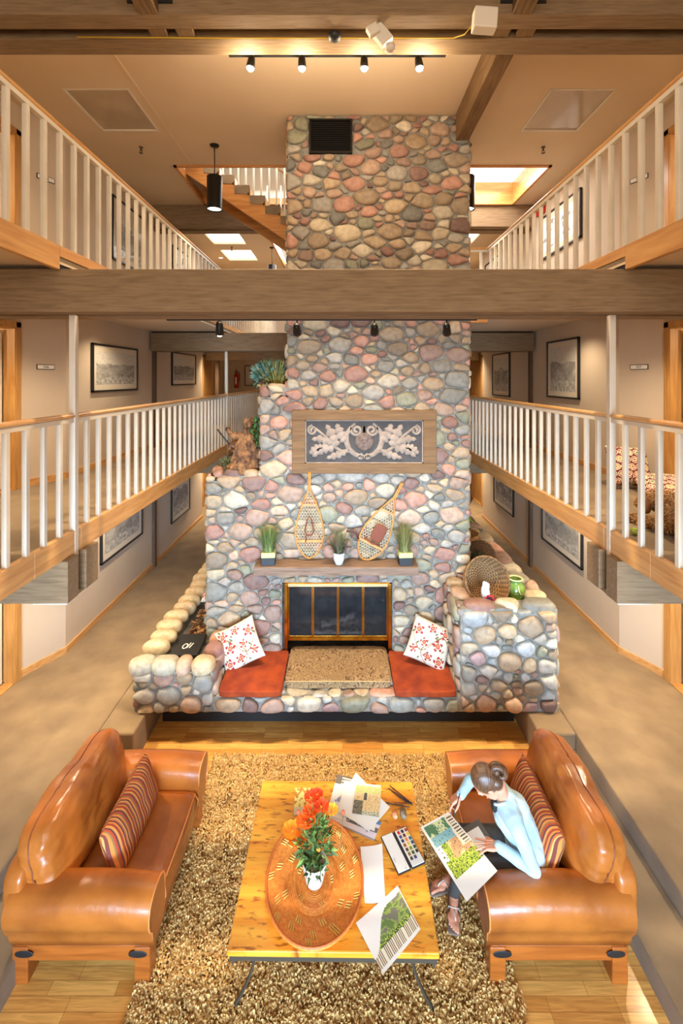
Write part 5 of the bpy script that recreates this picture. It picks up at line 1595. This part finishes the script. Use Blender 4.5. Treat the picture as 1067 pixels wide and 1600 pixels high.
# brushes, pens, rock
def stick(name, label, p0, p1, r, col, cat, z=None, tip=None, group=None):
    A = P(p0[0], p0[1], TZ + r + .001); B = P(p1[0], p1[1], TZ + r + .001); c = (A + B) / 2
    t = thing(name, label, cat, c, group=group)
    d = (B - A).normalized()
    m = MB(); m.tube([A - c, A - c + d * .01, B - c - d * .03, B - c], [r * .5, r, r, r * .6], 8); m.build('handle', mat('stick ' + label[:8], col, .35), t)
    m = MB(); m.tube([A - c, A - c - d * .012, A - c - d * .03], [r * .8, r * .9, r * .1], 8); m.build('tip', tip or M['black'], t)
dk = (.015, .013, .015)
stick('paintbrush', 'long dark brush, farthest of those fanned at the table corner', (612, 1230), (644, 1256), .004, dk, 'brush')
stick('paintbrush', 'thick black brush in the middle of those fanned at the table corner', (610, 1234), (645, 1258), .005, dk, 'brush')
stick('paintbrush', 'shorter dark brush, nearest of those fanned at the table corner', (616, 1239), (638, 1256), .0045, (.1, .03, .03), 'brush')
stick('pen', 'dark pen lying beside the shells, pointing right', (604, 1255), (640, 1261), .004, dk, 'pen')
stick('pencil', 'thin dark pencil resting across the magazine', (575, 1296), (600, 1255), .0035, (.05, .05, .06), 'pencil')
p = P(617, 1273, TZ + .02)
m = MB(); m.rbox(.05, .065, .045, .9, 8, (0, 0, .022), lambda q: q * (1 + .15 * noise.noise(q * 60)))
tag(m.build('shell', mat('pinkish shell', srgb(206, 160, 120), .5, srgb(220, 110, 60), 40), loc=(p.x, p.y, TZ)), 'pinkish shell beside the paper pile', 'shell')
p = P(630, 1272, TZ + .02)
m = MB(); m.rbox(.055, .085, .05, .9, 8, (0, 0, .025), lambda q: q * (1 + .15 * noise.noise(q * 50)))
tag(m.build('pebble', mat('grey brown pebble', srgb(150, 130, 104), .6, srgb(80, 70, 60), 40), loc=(p.x, p.y, TZ)), 'grey brown striped stone to the right of the pink shell', 'stone')

# ================================================================ UPPER WALKWAY CUSHIONS
def rings(u, v):
    x, y = u * 5.5, v * 5.5
    j = int(y); xo = x + (.5 if j % 2 else 0); i = int(xo)
    d = sqrt((xo - i - .5) ** 2 + (y - j - .5) ** 2)
    h = (i * 7 + j * 13) % 4
    if d < .14: return (srgb(176, 84, 40), srgb(60, 66, 50), srgb(200, 150, 60), srgb(170, 50, 40))[h]
    if d < .27: return srgb(236, 226, 200)
    if d < .38: return (srgb(150, 44, 40), srgb(84, 80, 56), srgb(196, 160, 90), srgb(150, 44, 40))[h]
    if d < .47: return srgb(232, 220, 196)
    return srgb(112, 34, 38)
pillow_obj('floor_cushion', 'ring patterned cushion propped upright by the right walkway door', vc, .56, .52, .2, (3.70, 5.80, Z2 + .27), (radians(-20), radians(4), radians(6)), rings, 60)
pillow_obj('floor_cushion', 'ring patterned cushion lying flat in front of the upright one', vc, .55, .55, .16, (3.86, 5.40, Z2 + .10), (radians(-72), 0, radians(-16)), rings, 60)

# ================================================================ PERSON
pr = thing('person', 'seated person in pale blue top and dark leggings painting on the right armchair', 'person', (1.40, 3.43, .12))
O = Vector((1.40, 3.43, .12))
def L_(p): return tuple(Vector(p) - O)
def chain(mb, pts, rs):
    for i in range(len(pts) - 1):
        blobs(mb, [(L_(pts[i]), L_(pts[i + 1]), rs[i], rs[i + 1])])
HIP = (1.40, 3.43, .24); SHL = (1.265, 3.245, .585); SHR = (1.20, 3.655, .60)
ELL = (1.37, 3.205, .325); WRL = (1.16, 3.335, .362)
ELR = (1.08, 3.80, .435); WRR = (.975, 3.70, .405)
KL = (.90, 3.36, .165); KR = (.87, 3.62, .165); HL = (1.36, 3.33, .205); HR = (1.36, 3.53, .205)
AL = (.885, 3.56, -.25); AR = (.92, 3.685, -.25)
HC = Vector((1.085, 3.375, .805))
hf = Vector((-.50, .16, -.85)).normalized(); hs = Vector((0.05, -1, .05)); hs = (hs - hf * hs.dot(hf)).normalized(); hu = hf.cross(hs).normalized()
if hu.z < 0: hu = -hu
HM = Matrix((hs, hf, hu)).transposed().to_4x4()      # local x side, y forward, z crown
HM.translation = HC - O
NB = Vector((1.215, 3.425, .665))

def hand(mb, wrist, fdir, thumb, up, curls, spread, tcurl, pinch=0):
    """palm and five separate fingers; fdir finger direction, thumb side direction, up = back of hand"""
    f = Vector(fdir).normalized(); th = Vector(thumb); th = (th - f * th.dot(f)).normalized(); u_ = Vector(up); u_ = (u_ - f * u_.dot(f) - th * u_.dot(th)).normalized()
    W0 = Vector(L_(wrist))
    for k, off in enumerate((.030, .010, -.010, -.028)):
        mb.tube([W0 + th * off * .6, W0 + f * .04 + th * off * .95, W0 + f * .082 + th * off], [.014, .0155, .0115], 10)
        mb.sphere(W0 + f * .082 + th * off, .0118, 9)
    ln = ((.030, .042, .026, .021), (.010, .046, .029, .022), (-.010, .042, .027, .021), (-.028, .034, .021, .018))
    for k, (off, a, b, c) in enumerate(ln):
        p = W0 + f * .082 + th * off
        ang = 0; d0 = (f + th * (spread * (1.2 - k) * .5)).normalized()
        r0 = .0088 if k < 3 else .0076
        for j, l in enumerate((a, b, c)):
            ang += curls[k] * (1, 1.1, .7)[j]
            d = (d0 * cos(ang) - u_ * sin(ang)).normalized()
            q = p + d * l
            mb.tube([p, q], [r0, r0 * .92], 8); mb.sphere(p, r0 * 1.02, 9); mb.sphere(q, r0 * .9, 9)
            p = q; r0 *= .93
    p = W0 + f * .022 + th * .022 - u_ * .006
    d = (f * .62 + th * .75 - u_ * .2).normalized()
    for j, (l, r0) in enumerate(((.040, .0125), (.032, .0100), (.025, .0088))):
        q = p + d * l
        mb.tube([p, q], [r0, r0 * .9], 8); mb.sphere(p, r0, 9); mb.sphere(q, r0 * .88, 9)
        p = q
        d = (d + (-th * .55 + f * .25 - u_ * .15) * tcurl).normalized()
    return p

b = MB()
# head
b.M = HM
b.rbox(.152, .185, .225, .98, 12, (0, -.005, .01))
b.rbox(.125, .12, .14, .95, 8, (0, .028, -.055))
b.rbox(.07, .05, .05, .9, 6, (0, .062, -.105))
b.tube([(0, .088, .02), (0, .108, -.028)], [.009, .014], 8); b.sphere((0, .106, -.03), .014, 9)
b.tube([(-.022, .092, -.066), (0, .098, -.064), (.022, .092, -.066)], .006, 8)
for s in (-1, 1):
    b.rbox(.02, .035, .06, .9, 5, (s * .079, -.01, -.01))
    b.tube([(s * .016, .088, .03), (s * .05, .078, .03)], .007, 8)
b.M = Matrix.Identity(4)
nk = HM @ Vector((0, -.03, -.08))
b.tube([Vector(L_(NB)) + Vector((.02, 0, -.05)), Vector(L_(NB)), nk], [.062, .054, .052], 14)
# trunk
chain(b, [HIP, (1.37, 3.43, .38), (1.30, 3.43, .52)], [.125, .108, .118])
chain(b, [(1.39, 3.35, .22), (1.39, 3.51, .22)], [.12, .12])
chain(b, [SHL, (1.25, 3.43, .60), SHR], [.052, .085, .052])
chain(b, [SHL, ELL, WRL], [.046, .036, .026]); chain(b, [SHR, ELR, WRR], [.046, .036, .026])
chain(b, [HL, KL, AL], [.088, .058, .036]); chain(b, [HR, KR, AR], [.088, .058, .036])
# hands
hand(b, WRL, (-.93, .22, -.16), (.25, .95, .05), (0, 0, 1), (.10, .07, .09, .13), .55, .25)
tipR = hand(b, WRR, (-.80, -.10, -.45), (.05, -.9, .15), (-.3, .1, 1), (.42, .55, .75, .85), .1, .8)
# feet
def foot(mb, ank, toe, side):
    A = Vector(L_(ank)); T = Vector(L_(toe)); d = (T - A); d.z = 0; ln = d.length; d.normalize(); sd = Vector((-d.y, d.x, 0))
    gz = PIT + .045 - O.z
    heel = Vector((A.x, A.y, gz + .03)) - d * .03
    mb.tube([A, heel + Vector((0, 0, .01))], [.036, .034], 10); mb.sphere(heel, .033, 9)
    mb.tube([A + Vector((0, 0, -.01)), Vector((A.x, A.y, gz + .03)) + d * .07, Vector((A.x, A.y, gz + .018)) + d * .145], [.036, .034, .02], 12)
    mb.rbox(.10, .085, .035, .9, 6, Vector((A.x, A.y, gz + .020)) + d * .13)
    for k, (o_, l, r0) in enumerate(((.030, .215, .0125), (.012, .212, .009), (-.004, .203, .0085), (-.019, .192, .008), (-.033, .180, .0075))):
        o2 = o_ * side
        mb.tube([Vector((A.x, A.y, gz + .022)) + d * .15 + sd * o2 * .9, Vector((A.x, A.y, gz + .020)) + d * (l - .02) + sd * o2, Vector((A.x, A.y, gz + .014)) + d * l + sd * o2], [r0, r0, r0 * .9], 8)
        mb.sphere(Vector((A.x, A.y, gz + .014)) + d * l + sd * o2, r0 * .95, 9)
    return A, d, sd, gz
f1 = foot(b, AL, (.83, 3.34, 0), 1)
f2 = foot(b, AR, (.68, 3.62, 0), 1)
body = meld(b, 'body', M['skin'], pr, .0042, 3)
# eyes
m = MB(); m.M = HM
for s in (-1, 1): m.sphere((s * .031, .083, .012), .011, 9)
m.build('eyes', mat('eye white', srgb(230, 226, 220), .2), pr)
m = MB(); m.M = HM
for s in (-1, 1): m.sphere((s * .031, .091, .012), .005, 6)
m.build('irises', mat('brown iris', srgb(60, 40, 26), .2), pr)
m = MB(); m.M = HM; m.tube([(-.022, .0985, -.066), (0, .1045, -.064), (.022, .0985, -.066)], .0042, 8); m.build('lips', mat('lips', srgb(178, 90, 80), .5), pr)
# hair pulled back into a bun
hm = mat('brown hair', srgb(112, 76, 48), .42, srgb(52, 32, 22), 3, 8, (30, 2.5, 8), bump=.6, bscale=4, bstretch=(40, 3, 8), spec=.6, ramp=(.3, .72), bdist=.004)
m = MB(); m.M = HM
def hairf(q):
    k = noise.noise(Vector((q.x * 60, q.y * 4, q.z * 5))) * .003
    return q * (1 + k / .1)
m.rbox(.172, .19, .215, .98, 22, (0, -.022, .028), hairf)
m.rbox(.158, .10, .12, .9, 14, (0, -.062, -.03), hairf)
hair = m.build('hair', hm, pr)
m = MB(); m.M = HM
for s in (-1, 1):
    pts = [(s * .016 * cos(a * .5) + .012, -.135 - .045 * sin(a), .055 - .06 * cos(a)) for a in [pi * 2 * k / 18 for k in range(18)]]
    m.tube([(s * (.013), -.130 - .036 * sin(a), -.02 + .056 * cos(a)) for a in [2 * pi * k / 20 for k in range(20)]], .019, 10, closed=True)
m.tube([(0, -.10, -.01), (0, -.135, -.02)], [.03, .02], 10)
m.build('hair_bun', hm, pr)
# clothes
top = mat('pale blue knit', srgb(196, 210, 216), .85, srgb(160, 194, 206), 2.2, 3, bump=.25, bscale=9, bdist=.02, ramp=(.35, .6))
m = MB()
chain(m, [(1.395, 3.43, .27), (1.365, 3.43, .38), (1.295, 3.43, .52)], [.142, .130, .142])
chain(m, [(1.39, 3.37, .26), (1.39, 3.49, .26)], [.13, .13])
chain(m, [SHL, (1.25, 3.43, .60), SHR], [.062, .095, .062])
chain(m, [SHL, ELL, WRL], [.058, .047, .036]); chain(m, [SHR, ELR, WRR], [.058, .047, .036])
m.tube([Vector(L_(NB)) + Vector((.03, 0, -.07)), Vector(L_(NB)) + Vector((.012, 0, .002))], [.085, .070], 16)
shirt = meld(m, 'shirt', top, pr, .008, 5, lambda c: .006 * noise.noise(Vector((c.x * 11, c.y * 11, c.z * 22))) - .005 * abs(noise.noise(c * 17)))
m = MB(); m.tube([Vector(L_(NB)) + Vector((-.07 * cos(a) - .012, .072 * sin(a), -.004 - .035 * max(0, cos(a)))) for a in [radians(d) for d in range(25, 336, 15)]], .011, 8); m.build('collar', top, pr)
m = MB(); m.rbox(.05, .075, .11, .9, 8, Vector(L_((1.155, 3.415, .60)))); m.build('undershirt', M['black'], pr)
pants = mat('charcoal leggings', srgb(78, 73, 69), .85, srgb(54, 50, 48), 5, bump=.2, bscale=12, bdist=.01)
m = MB()
chain(m, [(1.40, 3.43, .22), (1.39, 3.43, .30)], [.132, .125]); chain(m, [(1.39, 3.35, .22), (1.39, 3.51, .22)], [.128, .128])
chain(m, [HL, KL], [.097, .067]); chain(m, [HR, KR], [.097, .067])
chain(m, [KL, Vector(AL) + Vector((0, 0, .01))], [.067, .044]); chain(m, [KR, Vector(AR) + Vector((0, 0, .01))], [.067, .044])
meld(m, 'leggings', pants, pr, .008, 5, lambda c: -.004 * abs(noise.noise(c * 15)))
# sandals
for (A, d, sd, gz) in (f1, f2):
    m = MB()
    m.M = Matrix.Translation((A.x, A.y, gz - .002)) @ Matrix(((d.x, sd.x, 0), (d.y, sd.y, 0), (0, 0, 1))).to_4x4()
    m.rbox(.285, .10, .016, .35, 10, (.085, 0, 0))
    s_ = m.build('sandal', mat('sandal sole', srgb(120, 100, 86), .8), pr)
    m = MB(); m.M = Matrix.Translation((A.x, A.y, gz)) @ Matrix(((d.x, sd.x, 0), (d.y, sd.y, 0), (0, 0, 1))).to_4x4()
    m.tube([(.075, -.048, .005), (.085, -.035, .045), (.10, 0, .054), (.085, .035, .045), (.075, .048, .005)], .006, 6, flat=.5)
    m.tube([(.095, 0, .054), (.14, .008, .046), (.172, .018, .014)], .005, 6)
    m.build('strap', mat('silver strap', srgb(214, 206, 196), .35, metal=.4), s_)
# brush in the right hand
tip = tipR + O
t = thing('paintbrush', 'thin dark paintbrush held in the right hand of the seated person', 'brush', tip)
m = MB(); m.tube([(.055, .05, .10), (0, .0, .004), (-.03, -.03, -.05)], [.003, .0045, .003], 8); m.build('handle', M['black'], t)
m = MB(); m.tube([(-.03, -.03, -.05), (-.037, -.037, -.062), (-.045, -.045, -.078)], [.0035, .004, .0006], 8); m.build('bristles', mat('brush hair', srgb(90, 50, 30), .8), t)
# painting and pad on the lap
sheet('notebook', 'dark notebook lying on the lap under the painting', 'notebook', [(722, 1296), (748, 1282), (770, 1316), (742, 1330)], .262, None, 6, 6, .012, mat('grey notebook', srgb(96, 90, 84), .7))
sheet('paper_sheet', 'small white sheet on the notebook under the left hand', 'paper', [(724, 1305), (747, 1291), (766, 1322), (742, 1336)], .2755, None, 4, 4)
sheet('watercolor_painting', 'large garden watercolor held on the lap of the seated person', 'painting', [(657, 1293), (701, 1269), (777, 1361), (729, 1409)], .316, wc('garden', 9), 76, 104, .003)

# ================================================================ DOG
dg = thing('dog', 'curly tan dog lying on the right middle walkway behind the balusters', 'dog', (2.95, 4.0, Z2 + .002))
m = MB()
blobs(m, [((.05, -1.0, .17), (.05, -.55, .18), .15, .16), ((.05, -.55, .18), (.08, -.05, .17), .16, .15), ((.08, -.05, .17), (.12, .22, .24), .12, .085),
          ((.12, .22, .24), (.10, .36, .22), .09, .085), ((.10, .38, .20), (.06, .52, .15), .055, .04),
          ((-.02, .02, .08), (-.10, .30, .04), .055, .035), ((-.10, .30, .04), (-.10, .40, .035), .034, .036), ((.16, .02, .08), (.22, .26, .04), .055, .035), ((.22, .26, .04), (.21, .36, .035), .034, .036),
          ((-.06, -.95, .12), (-.14, -.70, .07), .10, .06), ((-.14, -.70, .07), (-.17, -.90, .04), .045, .032), ((-.17, -.90, .04), (-.17, -.78, .035), .032, .034),
          ((.16, -.95, .12), (.24, -.72, .07), .10, .06), ((.24, -.72, .07), (.26, -.90, .04), .045, .032), ((.05, -1.12, .12), (.15, -1.35, .05), .04, .02)])
fur = [srgb(196, 150, 96), srgb(170, 124, 76), srgb(216, 176, 124), srgb(140, 100, 62)]
dbody = meld(m, 'body', mat('tan dog coat', srgb(176, 130, 82), .9, srgb(130, 92, 56), 20), dg, .012, 4, lambda c: .016 * noise.noise(c * 13))
for c_ in (((.03, .33, .25), (-.01, .34, .13), .03, .04), ((.19, .33, .25), (.22, .33, .13), .03, .04)):
    m = MB(); blobs(m, [c_]); meld(m, 'ear', mat('brown ears', srgb(130, 88, 52), .9), dg, .01, 3)
m = MB(); m.sphere((.055, .56, .155), .02, 9); m.build('nose', M['black'], dg)
m = MB(); m.sphere((.06, .43, .25), .011, 9); m.sphere((.125, .43, .25), .011, 9); m.build('eyes', M['black'], dg)
m = MB(); q = random.Random(8); me = dbody.data
for pl in me.polygons:
    for _ in range(2):
        if q.random() < .75:
            c = pl.center + Vector((q.uniform(-.006, .006), q.uniform(-.006, .006), q.uniform(-.006, .006))); n = pl.normal
            if c.z < .02: continue
            tdir = n.orthogonal().normalized(); tdir.rotate(Matrix.Rotation(q.uniform(0, 6.28), 3, n)); sd = n.cross(tdir)
            l = q.uniform(.025, .05); w_ = .0035
            m.c = q.choice(fur)
            p1 = c + n * l * .45 + tdir * l * .25; p2 = c + n * l * .55 + tdir * l * .75
            m.add([c - sd * w_, c + sd * w_, p1 + sd * w_, p1 - sd * w_, p2], [(0, 1, 2, 3), (3, 2, 4)], False)
o = m.build('fur', M['vcol'], dg); o['kind'] = 'stuff'
m = MB(); m.sphere((0, 0, .033), .033, 12); o = m.build('tennis_ball', mat('lime ball', srgb(170, 200, 70), .8), loc=(2.62, 4.02, Z2))
m = MB(); m.tube([(.0335 * cos(a), .0335 * sin(a), .033 + .012 * sin(2 * a)) for a in [2 * pi * k / 24 for k in range(24)]], .0015, 5, closed=True); m.build('seam', M['paper'], o)
tag(o, 'small lime green ball on the walkway floor beside the dog', 'ball')
